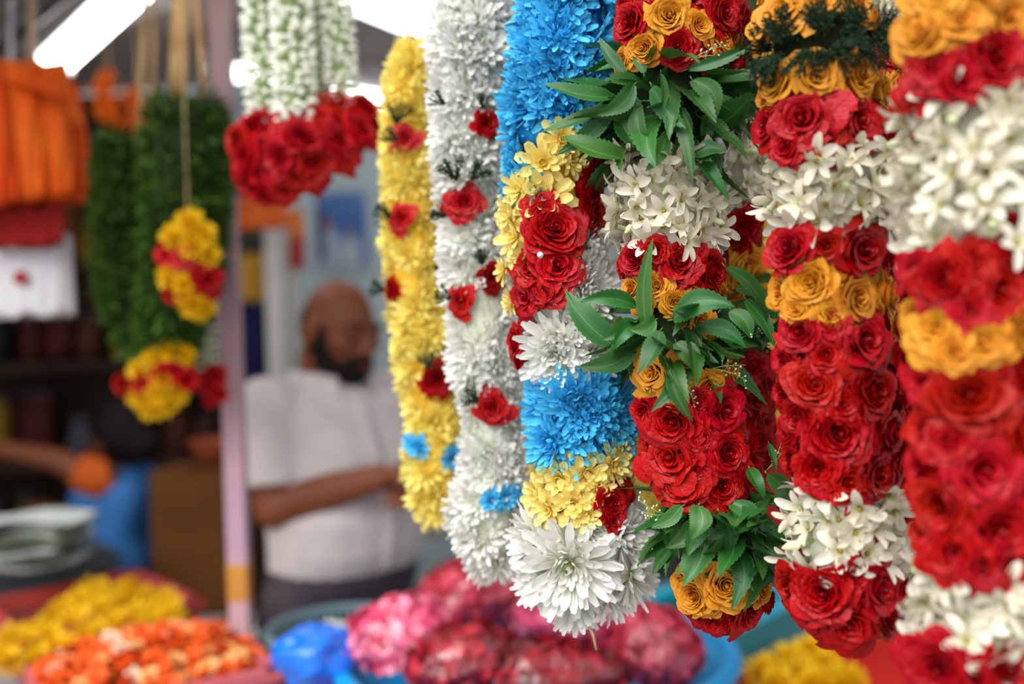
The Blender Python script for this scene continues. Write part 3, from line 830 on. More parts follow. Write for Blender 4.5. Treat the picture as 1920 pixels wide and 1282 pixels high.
# arms: his right arm is the near one
shR = ax(752) + lb * .185; elR = at(512, 952, D - 0.16); wrR = at(722, 892, D - 0.22)
shL = ax(752) - lb * .185; elL = ax(940) - lb * .245 + fb * .06; wrL = at(775, 915, D - 0.10)
def limb(mb, pts, rad, n=14, sub=5):
    P, Q = [], []
    for i in range(len(pts) - 1):
        for j in range(sub):
            t = j / sub; P.append(pts[i].lerp(pts[i + 1], t)); Q.append(rad[i] + (rad[i + 1] - rad[i]) * t)
    P.append(pts[-1]); Q.append(rad[-1]); mb.tube(P, Q, n)
for sh_, el_, wr_, s in ((shR, elR, wrR, 1), (shL, elL, wrL, -1)):
    skin.ball(sh_, .06)
    limb(skin, [sh_, sh_.lerp(el_, .5), el_], [.056, .053, .046])
    skin.ball(el_, .046)
    limb(skin, [el_, el_.lerp(wr_, .3), wr_], [.046, .047, .029])
    dirv = (wr_ - el_).normalized()
    hand(skin, wr_ + dirv * .012, dirv, Vector((0, 0.25, -1)) , 1.0, 0.45, s)
# legs and feet
for s in (-1, 1):
    h0 = Vector((axis.x, axis.y, hip_z)) + lb * (s * .095); kn = Vector((h0.x, h0.y, .47)) + fb * .02; an = Vector((kn.x, kn.y, .09)) - fb * .02
    limb(skin, [h0, kn, an], [.085, .058, .04])
    skin.ball(an + fb * .06 - fz * .045, (.12, .045, .04), (fb, lb, fz))
fuse('body', skin, M['skin'], man, 0.0055)
# shirt
shirt = torso(0.0, tors[1:])
for sh_, el_ in ((shR, elR), (shL, elL)):
    d_ = el_ - sh_; shirt.ball(sh_ - fz * .005, .074)
    limb(shirt, [sh_, sh_ + d_ * .35, sh_ + d_ * .78], [.077, .078, .082])
fuse('shirt', shirt, M['shirt'], man, 0.009, smooth=4, label='light short-sleeved shirt')
# collar, placket, buttons
cc0 = ax(709, -.012)
for s in (-1, 1):
    rows = []
    for i in range(11):
        v = i / 10; t = math.radians(180 - 158 * v); dr = (lb * (s * sin(t)) + fb * cos(t) * .88)
        lo = -.022 - .034 * v ** 3; ro = .116 + .022 * v ** 3
        rows.append([cc0 + dr * .074 + fz * (.006 - .012 * v), cc0 + dr * .079 + fz * (.030 - .020 * v), cc0 + dr * .087 + fz * (.031 - .020 * v), cc0 + dr * (.5 * (ro + .087)) + fz * (.012 + lo * .25), cc0 + dr * ro + fz * lo, cc0 + dr * (ro - .006) + fz * (lo - .004)])
    part('collar', MB().grid(rows, .2), M['shirt'], man)
plk = MB(); prow = []
for i in range(10):
    py = 745 + i * 33; idx = next((t for t in zip(tors, tors[1:]) if t[0][0] <= py <= t[1][0]), (tors[-2], tors[-1]))
    t_ = min(1, (py - idx[0][0]) / (idx[1][0] - idx[0][0])); b_ = idx[0][2] + (idx[1][2] - idx[0][2]) * t_; f_ = idx[0][3] + (idx[1][3] - idx[0][3]) * t_
    c_ = ax(py, f_ + b_ + .002); prow.append([c_ + lb * .016 - fb * .004, c_ + lb * .015 + fb * .003, c_ - lb * .015 + fb * .003, c_ - lb * .016 - fb * .004])
plk.grid(prow, 0.2); part('placket', plk, M['shirt'], man)
for i in range(1, 9, 2):
    c_ = (Vector(prow[i][1]) + Vector(prow[i][2])) / 2
    part('button', MB().ball(c_ + fb * .003, (.006, .006, .003), (lb, fz, fb), 10, 6), M['whitebag'], man)
tr_ = torso(0.004, [(1040, .182, .14, .03), (1075, .184, .138, .02), (1120, .19, .135, .0)])
for s in (-1, 1):
    h0 = Vector((axis.x, axis.y, hip_z)) + lb * (s * .095); kn = Vector((h0.x, h0.y, .47)) + fb * .02; an = Vector((kn.x, kn.y, .07)) - fb * .02
    limb(tr_, [h0, kn, an], [.10, .08, .066])
fuse('trousers', tr_, M['trousers'], man, 0.010, smooth=4)
# beard, hair, brows, eyes, lips, shoes
bd = MB()
bd.ball(hp(0, .040, -.080), (.062, .064, .050), HA, 22, 14)
for s in (-1, 1):
    limb(bd, [hp(s * .072, .026, .020), hp(s * .073, .028, -.03), hp(s * .062, .035, -.065), hp(s * .035, .062, -.09)], [.010, .018, .026, .03], 10)
    limb(bd, [hp(s * .004, .108, -.040), hp(s * .026, .098, -.047), hp(s * .036, .085, -.065)], [.007, .009, .010], 8)
fuse('beard', bd, M['hair'], man, 0.005, label='short black beard and moustache')
hr = MB(); fnh = head_fn(); orow, irow = [], []
for i in range(11):
    e = math.radians(-40 + 54 * i / 10); ro, ri = [], []
    for k in range(29):
        a = math.radians(16 - 212 * k / 28); 
        if i > 7: a = math.radians(-90) + (a - math.radians(-90)) * (1 - .10 * (i - 7))
        if i < 5: a = math.radians(-90) + (a - math.radians(-90)) * (.62 + .07 * i)
        q = Vector((cos(e) * cos(a), cos(e) * sin(a), sin(e))); p_ = fnh(q, Vector((q.x * .079, q.y * .100, q.z * .119)))
        ro.append(hc + hl * p_.x * 1.035 + hf * p_.y * 1.035 + hu * p_.z); ri.append(hc + hl * p_.x * .95 + hf * p_.y * .95 + hu * p_.z)
    orow.append(ro); irow.append(list(reversed(ri)))
hr.grid([o_ + i_ for o_, i_ in zip(orow, irow)], .2, True)
for s in (-1, 1):
    part('eyebrow', MB().tube([hp(s * .014, .099, .030), hp(s * .034, .095, .037), hp(s * .056, .078, .031)], [.004, .006, .003], 8), M['hair'], man)
    e_ = part('eyelid', MB().ball(hp(s * .033, .086, .008), (.016, .011, .010), HA, 12, 8), M['skin'], man)
    part('lashes', MB().tube([hp(s * .020, .094, .001), hp(s * .034, .0965, -.001), hp(s * .047, .088, .001)], .0022, 6), M['eyedark'], e_)
part('hair', hr, M['hair'], man, label='cropped black hair round the sides of a bald head')
part('lips', MB().ball(hp(0, .105, -.060), (.020, .009, .007), HA, 14, 8), M['lip'], man)
for s in (-1, 1):
    an = Vector((axis.x, axis.y, 0.045)) + lb * (s * .095) + fb * .06
    part('shoe', MB().ball(an, (.14, .052, .045), (fb, lb, fz)), M['hair'], man)

# --- the woman in the shadows at the left, seen from behind, arm reaching left
D2 = 3.06
wf = Vector((-0.86, 0.5, 0)).normalized(); wl = Vector((wf.y, -wf.x, 0))
wbse = at(235, 900, D2)
wm = thing('person', 'dark haired woman in blue sari and orange blouse seated with an arm reaching left', 'person', (wbse.x, wbse.y, 0))
def wa(px, py, dd=0.0): return at(px, py, D2 + dd)
def well(c, a, b, n=18): return [c + wl * (a * cos(2 * PI * i / n)) + wf * (b * sin(2 * PI * i / n)) for i in range(n)]
def wtorso(g):
    mb = MB(); spec = [(235, 872, .05, .05), (232, 890, .12, .08), (232, 915, .17, .105), (236, 960, .165, .12), (240, 1010, .165, .125), (246, 1070, .19, .15), (250, 1110, .2, .17)]
    rows = [well(wa(px, py), a + g, b + g) for px, py, a, b in spec]; mb.grid(rows, .3, True)
    mb.f.append(tuple(reversed(range(18)))); mb.f.append(tuple(6 * 18 + i for i in range(18))); return mb
ws = wtorso(-.015)
whc = wa(222, 822, .0); whf = (wf - fz * .25).normalized(); whl = wl; whu = whl.cross(whf); whu = whu if whu.z > 0 else -whu
WA = (whl, whf, whu)
def wp(x, y, z): return whc + whl * x + whf * y + whu * z
ws.ball(whc, (.074, .094, .112), WA, 24, 18, fn=head_fn())
ws.tube([wp(0, .086, .01), wp(0, .106, -.02), wp(0, .094, -.03)], [.009, .014, .01], 8)
for s in (-1, 1): ws.ball(wp(s * .075, -.005, -.01), (.009, .018, .03), WA)
ws.tube([wa(234, 895), wa(230, 872), wp(0, -.02, -.04)], [.055, .05, .048], 12)
shW = wa(190, 900, -.12); elW = wa(105, 862, -.13); wrW = wa(-20, 838, -.10)
shW2 = wa(268, 905, .12); elW2 = wa(200, 985, .2); wrW2 = wa(110, 960, .22)
for a_, b_, c_, s in ((shW, elW, wrW, 1), (shW2, elW2, wrW2, -1)):
    ws.ball(a_, .052); limb(ws, [a_, b_, c_], [.046, .036, .024]); dv = (c_ - b_).normalized(); hand(ws, c_ + dv * .01, dv, Vector((0, .2, -1)), .92, .4, s)
for s in (-1, 1):
    h0 = wa(248, 1090) + wl * (s * .09); kn = Vector((h0.x, h0.y, .60)) + wf * .38; an = Vector((kn.x, kn.y, .07)) - wf * .05
    limb(ws, [h0, kn, an], [.09, .06, .04]); ws.ball(an + wf * .06 - fz * .03, (.11, .042, .035), (wf, wl, fz))
fuse('body', ws, M['skin'], wm, .008)
sr = wtorso(.008)
limb(sr, [wa(262, 895, .05), wa(235, 935, -.14), wa(215, 1010, -.17), wa(235, 1080, -.17)], [.05, .06, .07, .08], 12)
for s in (-1, 1):
    h0 = wa(248, 1090) + wl * (s * .09); kn = Vector((h0.x, h0.y, .60)) + wf * .38
    limb(sr, [h0, kn, Vector((kn.x, kn.y, .12))], [.12, .10, .12])
fuse('sari', sr, M['sari'], wm, .012, smooth=5, label='blue sari over back and legs')
bl = MB(); bl2 = MB(); limb(bl, [shW + Vector((.03, .01, .01)), shW, shW.lerp(elW, .52)], [.06, .062, .056], 14)
limb(bl2, [shW2, shW2.lerp(elW2, .5)], [.062, .054], 14)
for q_ in (bl, bl2): fuse('blouse_sleeve', q_, M['blouse'], wm, .009, label='orange blouse sleeve')
wh = MB(); wh.ball(wp(0, -.022, .018), (.086, .094, .112), WA, 22, 16); wh.ball(wp(0, -.11, -.045), (.055, .05, .055), WA)
fuse('hair', wh, M['hair'], wm, .008, label='black hair tied in a low bun')
M['wood2'] = mat('stool_wood', (70, 50, 36), (90, 64, 44), .7, nscale=8)
sq_ = wa(250, 1110); st_ = thing('wooden_stool', 'low wooden stool under the woman in the blue sari', 'stool', (sq_.x, sq_.y, 0))
zt = sq_.z - .02
part('seat', MB().lathe([(.0001, zt - .04), (.17, zt - .04), (.18, zt - .02), (.17, zt), (.0001, zt)], 24, (sq_.x, sq_.y, 0)), M['wood2'], st_)
for i in range(4): part('leg', MB().tube([(sq_.x + .12 * cos(i * PI / 2 + .4), sq_.y + .12 * sin(i * PI / 2 + .4), zt - .03), (sq_.x + .16 * cos(i * PI / 2 + .4), sq_.y + .16 * sin(i * PI / 2 + .4), 0)], .018, 8), M['wood2'], st_)
# ------------------------------------------------------------------ tables, tubs and crates
M['table_red'] = mat('red_table_cover', (176, 30, 24), (190, 40, 30), 0.6, 0.3, nscale=6)
M['table_grey'] = mat('steel_counter', (150, 150, 150), (170, 170, 172), 0.45, 0.4, nscale=5)
M['wood3'] = mat('table_leg_wood', (84, 60, 42), (104, 78, 54), .7, nscale=7)
def table(name, label, x0, x1, y0, y1, z, m, th=0.03):
    t = thing(name, label, 'table', ((x0 + x1) / 2, (y0 + y1) / 2, 0))
    part('tabletop', MB().box(((x0 + x1) / 2, (y0 + y1) / 2, z - th / 2), (x1 - x0, y1 - y0, th)), M[m], t, smooth=False)
    for x in (x0 + .05, x1 - .05):
        for y in (y0 + .05, y1 - .05): part('leg', MB().box((x, y, (z - th) / 2), (.04, .04, z - th)), M['wood3'], t, smooth=False)
    return t
TZ = 0.86
table('display_table', 'red covered display table under the blue tub at lower right', -0.30, 1.05, 1.28, 2.12, TZ, 'table_red')
table('flower_table', 'steel table under the crate of small orange roses at lower left', -1.25, -0.305, 1.12, 1.84, TZ - 0.02, 'table_grey')
table('flower_table', 'steel table under the pinkish red crate of yellow chrysanthemums', -1.45, -0.66, 1.87, 2.5, TZ - 0.02, 'table_grey')
p = at(830, 1030, 3.0)
table('back_counter', 'pale counter against the wall beside the man\'s waist', -0.45, 0.6, 2.85, 3.35, at(830, 975, 3.0).z, 'table_grey')
M['counter_blue'] = mat('counter_panel', (96, 140, 152), (110, 152, 162), .6, nscale=4)
part('front_panel', MB().box((0.075, 2.845, .45), (1.0, .012, .7)), M['counter_blue'], bpy.data.objects['back_counter'], smooth=False)

# round blue tub of petal bags
M['tub_blue'] = mat('blue_plastic', (20, 150, 214), (40, 170, 226), .35, .5)
tc = Vector((0.022, 1.64, TZ)); TR = .318
tub = thing('plastic_tub', 'round bright blue plastic tub full of pink petal bags', 'tub', tc)
part('tub_wall', MB().lathe([(.0001, .006), (TR - .05, .006), (TR - .045, .012), (TR - .008, .125), (TR - .016, .125), (TR - .055, .02), (.0001, .018)], 56, tc), M['tub_blue'], tub)
part('rim', MB().lathe([(TR - .016, .122), (TR - .016, .134), (TR - .004, .139), (TR + .012, .135), (TR + .014, .118), (TR + .008, .116), (TR + .006, .126), (TR - .008, .122)], 64, tc), M['tub_blue'], tub)
M['petals_pink'] = mat('pink_petals', (196, 20, 76), (236, 100, 146), .6, .2, nscale=45)
M['petals_red'] = mat('red_petals', (96, 2, 14), (176, 22, 40), .6, .2, nscale=45)
M['petals_crimson'] = mat('crimson_petals', (150, 8, 34), (212, 50, 80), .6, .2, nscale=45)
M['film'] = film_mat('clear_film', (255, 250, 252), 0.07)
FLAKE = {}
def bag(label, px, py, d, rx, ry, rz, m, seed, ang=0.0, neck=None):
    rng = random.Random(seed); c = at(px, py, d); b = thing('petal_bag', label, 'bag', c, 'clear bags of rose petals')
    def lump(k):
        mb = MB()
        def fn(q, p):
            n_ = noise.noise(q * 1.7 + Vector((seed * 3.1, 0, 0))) * .16 + noise.noise(q * 4.5 + Vector((seed, 5, 0))) * .06 * k
            f_ = 1 + n_
            v = p * f_
            if v.z < 0: v.z *= .8
            return v
        rm = Matrix.Rotation(ang, 3, 'Y')
        a3 = [rm @ Vector(v) for v in ((1, 0, 0), (0, 1, 0), (0, 0, 1))]
        mb.ball(c, (rx * k, ry * k, rz * k), a3, 34, 22, fn=fn); return mb
    part('petal_mass', lump(.93), M[m], b)
    fl = MB()
    src = lump(.96)
    for i in range(260):
        v = Vector(rng.choice(src.v)); n_ = (v - c).normalized(); f_ = frame(n_ + Vector((rng.uniform(-.5, .5), rng.uniform(-.5, .5), rng.uniform(-.5, .5))), rng.uniform(0, 6)); s = rng.uniform(.008, .015)
        fl.add([v + f_ @ Vector((s * x, s * y, s * z)) for x, y, z in ((-1, 0, 0), (-.5, .7, .3), (.5, .7, .2), (1, 0, 0), (.5, -.7, .3), (-.5, -.7, .2), (0, 0, -.25))], [(0, 1, 6), (1, 2, 6), (2, 3, 6), (3, 4, 6), (4, 5, 6), (5, 0, 6)], rng.random())
    me = M.get(m + '_f')
    if me is None:
        cols = {'petals_pink': ((204, 24, 84), (244, 150, 176)), 'petals_red': ((110, 2, 14), (200, 40, 60)), 'petals_crimson': ((160, 8, 34), (226, 80, 106))}[m]
        me = M[m + '_f'] = mat(m + '_loose', cols[0], cols[1], .55, .2)
    part('loose_petals', fl, me, b, kind='stuff')
    part('film', lump(1.03), M['film'], b)
    if neck:
        q = at(*neck); mb = MB()
        mb.tube([c.lerp(q, .6), c.lerp(q, .82), q.lerp(c, .08), q + (q - c) * .25], [rz * .5, rz * .2, .008, rz * .28], 12, cap=False); part('tied_neck', mb, M['film'], b)
    return b
bag('pink petal bag at the left end of the blue tub', 748, 1190, 1.60, .098, .085, .056, 'petals_pink', 1, -.1)
bag('crimson petal bag at the top of the heap behind the white garland tip', 880, 1112, 1.86, .115, .09, .062, 'petals_crimson', 2, -.25)
bag('pink petal bag right of the topmost bag under the large white chrysanthemum', 1090, 1158, 1.76, .125, .085, .058, 'petals_pink', 3, .1)
bag('dark red petal bag low at the front left of the tub', 865, 1232, 1.52, .092, .075, .048, 'petals_red', 4, -.2)
bag('dark red petal bag at the bottom middle of the tub', 1045, 1258, 1.49, .112, .075, .046, 'petals_red', 5, .05)
bag('crimson petal bag at the right end of the blue tub', 1228, 1218, 1.60, .078, .085, .066, 'petals_crimson', 6, .3)
bag('crimson petal bag behind the white garland tip, between two pink bags', 985, 1128, 1.88, .085, .075, .056, 'petals_crimson', 7, .05)
# crumpled blue carrier bag
M['bluebag'] = mat('blue_carrier', (8, 110, 226), (20, 140, 240), .25, .5, coat=.3)
c = at(592, 1230, 1.58); bb = thing('carrier_bag', 'crumpled bright blue carrier bag at the left of the tub', 'bag', c)
def crump(q, p):
    n_ = noise.noise(q * 1.6 + Vector((3, 1, 2))) * .3 + abs(noise.noise(q * 3.6)) * .22; v = p * (1 + n_); return v
part('bag_body', MB().ball(c, (.058, .06, .05), None, 36, 26, fn=crump), M['bluebag'], bb)
q = at(640, 1195, 1.6)
part('bag_handle', MB().tube([c + Vector((.02, 0, .03)), q, at(668, 1222, 1.56)], [.016, .02, .012], 10, flat=.4), M['bluebag'], bb)

# round grey colander behind the tub
M['grey_plastic'] = mat('grey_plastic', (116, 140, 152), (132, 154, 164), .5, .4)
BZ = .935
cc = on_plane(652, 1178, BZ); cc = Vector((cc.x, cc.y, BZ)); CR = at(652 + 148, 1178, cc.y).x - cc.x
gb = thing('round_basket', 'round grey-blue slotted basket in front of the man', 'basket', (cc.x, cc.y, TZ))
part('rim', MB().tube([(cc.x + CR * cos(2 * PI * i / 60), cc.y + CR * sin(2 * PI * i / 60), BZ) for i in range(61)], .011, 8, cap=False), M['grey_plastic'], gb)
part('lower_ring', MB().tube([(cc.x + CR * .86 * cos(2 * PI * i / 60), cc.y + CR * .86 * sin(2 * PI * i / 60), BZ - .035) for i in range(61)], .006, 6, cap=False), M['grey_plastic'], gb)
part('basin', MB().lathe([(.0001, TZ), (CR * .74, TZ), (CR * .8, TZ + .03), (CR * .79, TZ + .03), (CR * .73, TZ + .008), (.0001, TZ + .008)], 40, (cc.x, cc.y, 0)), M['grey_plastic'], gb)
for i in range(56):
    a = 2 * PI * i / 56
    part('rib', MB().tube([(cc.x + CR * .79 * cos(a), cc.y + CR * .79 * sin(a), TZ + .028), (cc.x + CR * .985 * cos(a), cc.y + CR * .985 * sin(a), BZ)], .0035, 5), M['grey_plastic'], gb)
M['paperwhite'] = mat('white_paper', (206, 208, 206), (224, 224, 220), .8, nscale=8)
c = at(628, 1150, cc.y - .02)
stl = thing('basket_stool', 'small stool under the round grey basket', 'stool', (-.39, 1.98, 0))
part('seat', MB().box((-.39, 1.98, TZ - .016), (.16, .24, .03)), M['wood3'], stl, smooth=False)
for sx in (-.06, .06):
    for sy_ in (-.09, .09): part('leg', MB().box((-.39 + sx, 1.98 + sy_, (TZ - .031) / 2), (.025, .025, TZ - .031)), M['wood3'], stl, smooth=False)
def crmp(q, p): return p * (1 + noise.noise(q * 2.2) * .4 + noise.noise(q * 5) * .12)
pp = link('paper_scrap', None, loc=c); tag(pp, 'crumpled scrap of pale plastic in the round grey basket', 'scrap')
part('crumpled_sheet', MB().ball(Vector((c.x, c.y, TZ + .05)), (.06, .05, .045), None, 18, 12, fn=crmp), M['paperwhite'], pp)
M['petal_tin'] = M['paperwhite']
c = at(462, 1160, 1.98); sc_ = thing('paper_strip', 'narrow pale strip of card leaning by the foot of the pink post', 'card', c)
part('card', MB().box((c.x, 1.98, c.z), (.022, .004, .09), Matrix.Rotation(-.35, 3, 'Y')), M['paperwhite'], sc_, smooth=False)

# rectangular crates: rim, corner posts, slats and floor
def crate(name, label, cor, ztop, h, m, pitch=.022, floor=True, solid=False):
    """cor: four rim corners (x, y) in order"""
    cx = sum(p[0] for p in cor) / 4; cy = sum(p[1] for p in cor) / 4
    t = thing(name, label, 'crate', (cx, cy, ztop - h))
    shrink = lambda p, k: Vector((cx + (p[0] - cx) * k, cy + (p[1] - cy) * k))
    for i in range(4):
        a, b = Vector(cor[i]), Vector(cor[(i + 1) % 4]); d = b - a; L_ = d.length; ang = math.atan2(d.y, d.x); mt = Matrix.Rotation(ang, 3, 'Z'); mid = (a + b) / 2
        part('rim', MB().box((mid.x, mid.y, ztop - .010), (L_ + .03, .028, .020), mt), M[m], t, smooth=False)
        a2, b2 = shrink(cor[i], .95), shrink(cor[(i + 1) % 4], .95); m2 = (a2 + b2) / 2; d2 = b2 - a2
        if solid:
            part('side_panel', MB().box((m2.x, m2.y, ztop - h / 2), (d2.length, .006, h - .02), mt), M[m], t, smooth=False)
        else:
            for zf in (.28, .55, .85): part('rail', MB().box((m2.x, m2.y, ztop - h * zf), (d2.length, .006, .012), mt), M[m], t, smooth=False)
            n_ = int(d2.length / pitch); me = None
            for k in range(1, n_):
                q = a2 + d2 * (k / n_)
                if me is None: me = MB().box((0, 0, 0), (.008, .007, h - .02), mt).mesh('slat', M[m], False)
                link('slat', me, t, Vector((q.x, q.y, ztop - h / 2)) - Vector(t.location))
        part('corner_post', MB().box((a2.x, a2.y, ztop - h / 2), (.022, .022, h - .01), mt), M[m], t, smooth=False)
    q = [shrink(p, .94) for p in cor]
    part('crate_floor', MB().add([(p.x, p.y, ztop - h + .002) for p in q] + [(p.x, p.y, ztop - h + .010) for p in q], [(3, 2, 1, 0), (4, 5, 6, 7), (0, 1, 5, 4), (1, 2, 6, 5), (2, 3, 7, 6), (3, 0, 4, 7)]), M[m], t, smooth=False)
    return t
M['pink_plastic'] = mat('pink_plastic', (176, 62, 66), (190, 80, 82), .5, .4)
M['pink_plastic2'] = mat('rose_plastic', (196, 96, 104), (206, 112, 116), .5, .4)
M['dark_plastic'] = mat('dark_grey_plastic', (74, 86, 92), (90, 100, 106), .5, .4)
def pxy(px, py, z): v = on_plane(px, py, z); return Vector((v.x, v.y))
zA = .965
cA = pxy(250, 1068, zA); rA = pxy(405, 1140, zA); lA = pxy(-30, 1126, zA)
lA = cA + (lA - cA).normalized() * .36; rA = cA + (rA - cA).normalized() * .40
crate('flower_crate', 'pinkish red plastic crate of yellow chrysanthemums at lower left', [cA, rA, rA + lA - cA, lA], zA, .11, 'pink_plastic')
zB = .955
cB = pxy(392, 1150, zB); e1 = (rA - cA).normalized(); e2 = (lA - cA).normalized()
cB = pxy(425, 1162, zB); e1 = (pxy(590, 1330, zB) - cB).normalized(); e2 = Vector((e1.y, -e1.x)); e2 = e2 if e2.x < 0 else -e2
crate('flower_crate', 'rosy pink plastic crate heaped with small orange roses at bottom left', [cB, cB + e1 * .36, cB + e1 * .36 + e2 * .36, cB + e2 * .36], zB, .10, 'pink_plastic2')
zC = 1.0
cC = pxy(105, 958, zC + .03); cR = pxy(215, 1040, zC + .03)
cC = Vector((cC.x, 2.72))
crate('dark_crate', 'dark grey plastic crate with a pale paper bundle at the left edge', [pxy(110, 972, zC), pxy(214, 1040, zC), pxy(214, 1040, zC) + (pxy(-60, 1075, zC) - pxy(214, 1040, zC)), pxy(-160, 985, zC)], zC, .13, 'dark_plastic', solid=True)
c = bpy.data.objects['dark_crate'].location
tb = thing('low_stand', 'low dark stand under the grey crate at the left edge', 'stand', (c.x, c.y, 0))
part('stand_top', MB().box((c.x - .06, c.y - .04, zC - .14), (.40, .26, .02)), M['wood'], tb, smooth=False)
for sx in (-.24, .12):
    for sy_ in (-.14, .06): part('leg', MB().box((c.x + sx, c.y + sy_, (zC - .15) / 2), (.04, .04, zC - .15)), M['wood'], tb, smooth=False)
# papers / pale leaves bundle
M['newsprint'] = mat('newsprint', (196, 204, 200), (226, 228, 224), .8, nscale=26)
M['palegreen'] = mat('pale_wrap', (160, 172, 140), (186, 196, 164), .7, nscale=16)
b_ = at(45, 1010, 2.35)
nb = thing('paper_bundle', 'loose bundle of pale folded papers in the dark grey crate', 'paper', b_)
for k in range(15):
    q = at(45 + R.uniform(-14, 14), 1058 - k * 6.2, 2.36 + R.uniform(-.04, .04)); rows = []
    tw = R.uniform(-.25, .25)
    for i in range(7):
        rows.append([q + Vector((cos(tw) * (i - 3) * .042, sin(tw) * (i - 3) * .042 + (j - 1.5) * .06, .007 * sin(i * 1.1 + k * .3) + .004 * cos(j * 2 + k))) for j in range(4)])
    part('folded_sheet', MB().grid(rows, R.random()).grid([[p_ - Vector((0, 0, .004)) for p_ in r_] for r_ in rows], .3), M['newsprint' if k % 3 else 'palegreen'], nb)
# brown carton
M['carton'] = mat('brown_carton', (96, 56, 18), (112, 68, 24), .85, nscale=4)
c = at(360, 990, 2.72); cw = 150 * 2.72 / F; ztp = at(360, 885, 2.72).z
bx = thing('carton', 'tall plain brown carton behind the pink post', 'box', (c.x, 2.82, 0))
for sx, sy_, w, dp in ((-cw / 2, 0, .006, .26), (cw / 2, 0, .006, .26)): part('side_wall', MB().box((c.x + sx, 2.85, ztp / 2), (w, dp, ztp)), M['carton'], bx, smooth=False)
for y in (2.72, 2.98): part('end_wall', MB().box((c.x, y, ztp / 2), (cw, .006, ztp)), M['carton'], bx, smooth=False)
for s in (-1, 1): part('flap', MB().box((c.x + s * cw * .26, 2.85, ztp + .004), (cw * .48, .26, .005), Matrix.Rotation(s * .05, 3, 'Y')), M['carton'], bx, smooth=False)
M['terra'] = mat('terracotta', (150, 66, 40), (166, 80, 50), .8, nscale=8)
q = at(395, 850, 2.75); bw = thing('clay_bowl', 'terracotta bowl on top of the brown carton', 'bowl', (q.x, 2.82, ztp))
part('bowl_wall', MB().lathe([(.0001, .008), (.04, .008), (.075, .06), (.08, .075), (.074, .075), (.036, .02), (.0001, .018)], 28, (q.x, 2.82, ztp)), M['terra'], bw)
part('rim', MB().lathe([(.076, .07), (.083, .072), (.083, .08), (.075, .08), (.076, .07)], 28, (q.x, 2.82, ztp)), M['terra'], bw)

# loose flower heads: yellow chrysanthemums in the crate
rng = random.Random(21); ys = [(40, 1215), (90, 1200), (135, 1180), (60, 1240), (110, 1225), (160, 1205), (20, 1200), (5, 1245), (140, 1165), (185, 1150), (170, 1112), (200, 1170), (230, 1180), (150, 1135), (190, 1120), (240, 1130), (270, 1125), (305, 1130), (255, 1160), (290, 1155), (315, 1150), (225, 1195), (205, 1140), (120, 1150), (180, 1190), (95, 1170), (270, 1180), (310, 1170), (60, 1190), (240, 1105)]
zb_ = zA - .10
for (px, py) in ys:
    o_ = on_plane(px, py, zA - .02 + .025 * rng.random())
    pos = Vector((o_.x, o_.y, o_.z)); up_ = Vector((rng.uniform(-.5, .5), rng.uniform(-.9, .2), 1))
    o = link('chrysanthemum', rng.choice(chmesh('pom', 'yellow_deep')), None, pos, frame(up_, rng.uniform(0, 6)), .040 * rng.uniform(.9, 1.15))
    tag(o, 'loose yellow chrysanthemum head lying in the pinkish red crate', 'flower', 'yellow chrysanthemums in the crate')
    st = link('flower_stem', None) if False else None
# padding of yellow petals under them
M['petal_pad'] = mat('yellow_petal_bed', (206, 160, 20), (236, 200, 60), .8, nscale=50)
cA3 = (cA + rA + lA + (rA + lA - cA)) / 4
def bed(name, label, c, ea, la, eb, lb_, z, h, m):
    mb = MB(); rows = []
    for i in range(15):
        u = -1 + 2 * i / 14
        rows.append([(c.x + ea.x * la * u + eb.x * lb_ * w, c.y + ea.y * la * u + eb.y * lb_ * w, z + h * (1 - .5 * u * u - .5 * w * w) + .006 * noise.noise(Vector((u * 5, w * 5, 1)))) for w in [-1 + 2 * j / 14 for j in range(15)]])
    mb.grid(rows, .4); o = link(name, mb.mesh(name, M[m])); tag(o, label, 'petals', kind='stuff'); return o
bed('petal_bed', 'bed of yellow petals under the loose chrysanthemums in the crate', cA3, (rA - cA).normalized(), .185, (lA - cA).normalized(), .165, zA - .095, .07, 'petal_pad')
# orange roses heap
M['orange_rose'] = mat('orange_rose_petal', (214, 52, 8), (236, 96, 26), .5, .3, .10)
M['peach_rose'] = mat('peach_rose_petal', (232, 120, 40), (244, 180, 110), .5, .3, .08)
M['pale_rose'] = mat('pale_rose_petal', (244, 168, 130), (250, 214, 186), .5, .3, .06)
M['sepal'] = mat('sepal', (66, 96, 40), (96, 120, 56), .6)
M['under'] = mat('leafy_bed', (80, 70, 24), (150, 70, 20), .9, nscale=60)
cB3 = cB + e1 * .18 + e2 * .18
bed('petal_bed', 'bed of petals and leaves under the heap of small orange roses', cB3, e1, .168, e2, .168, zB - .075, .085, 'under')
SEP = MB()
for k in range(5):
    a = k * 1.257; SEP.add([(0, 0, -.45), (.4 * cos(a - .35), .4 * sin(a - .35), -.2), (1.0 * cos(a), 1.0 * sin(a), .05), (.4 * cos(a + .35), .4 * sin(a + .35), -.2)], [(0, 1, 2, 3)], .5)
SEP = SEP.mesh('sepals', M['sepal'])
rng = random.Random(33); pts = []; tries = 0
while len(pts) < 230 and tries < 9000:
    tries += 1
    u, w = rng.uniform(-1, 1), rng.uniform(-1, 1)
    x = cB3 + e1 * (.172 * u) + e2 * (.172 * w); z = zB + .035 + .05 * (1 - .55 * u * u - .55 * w * w) - .055 + rng.uniform(-.006, .008)
    p = Vector((x.x, x.y, z))
    if all((p - q).length > .0205 for q in pts): pts.append(p)
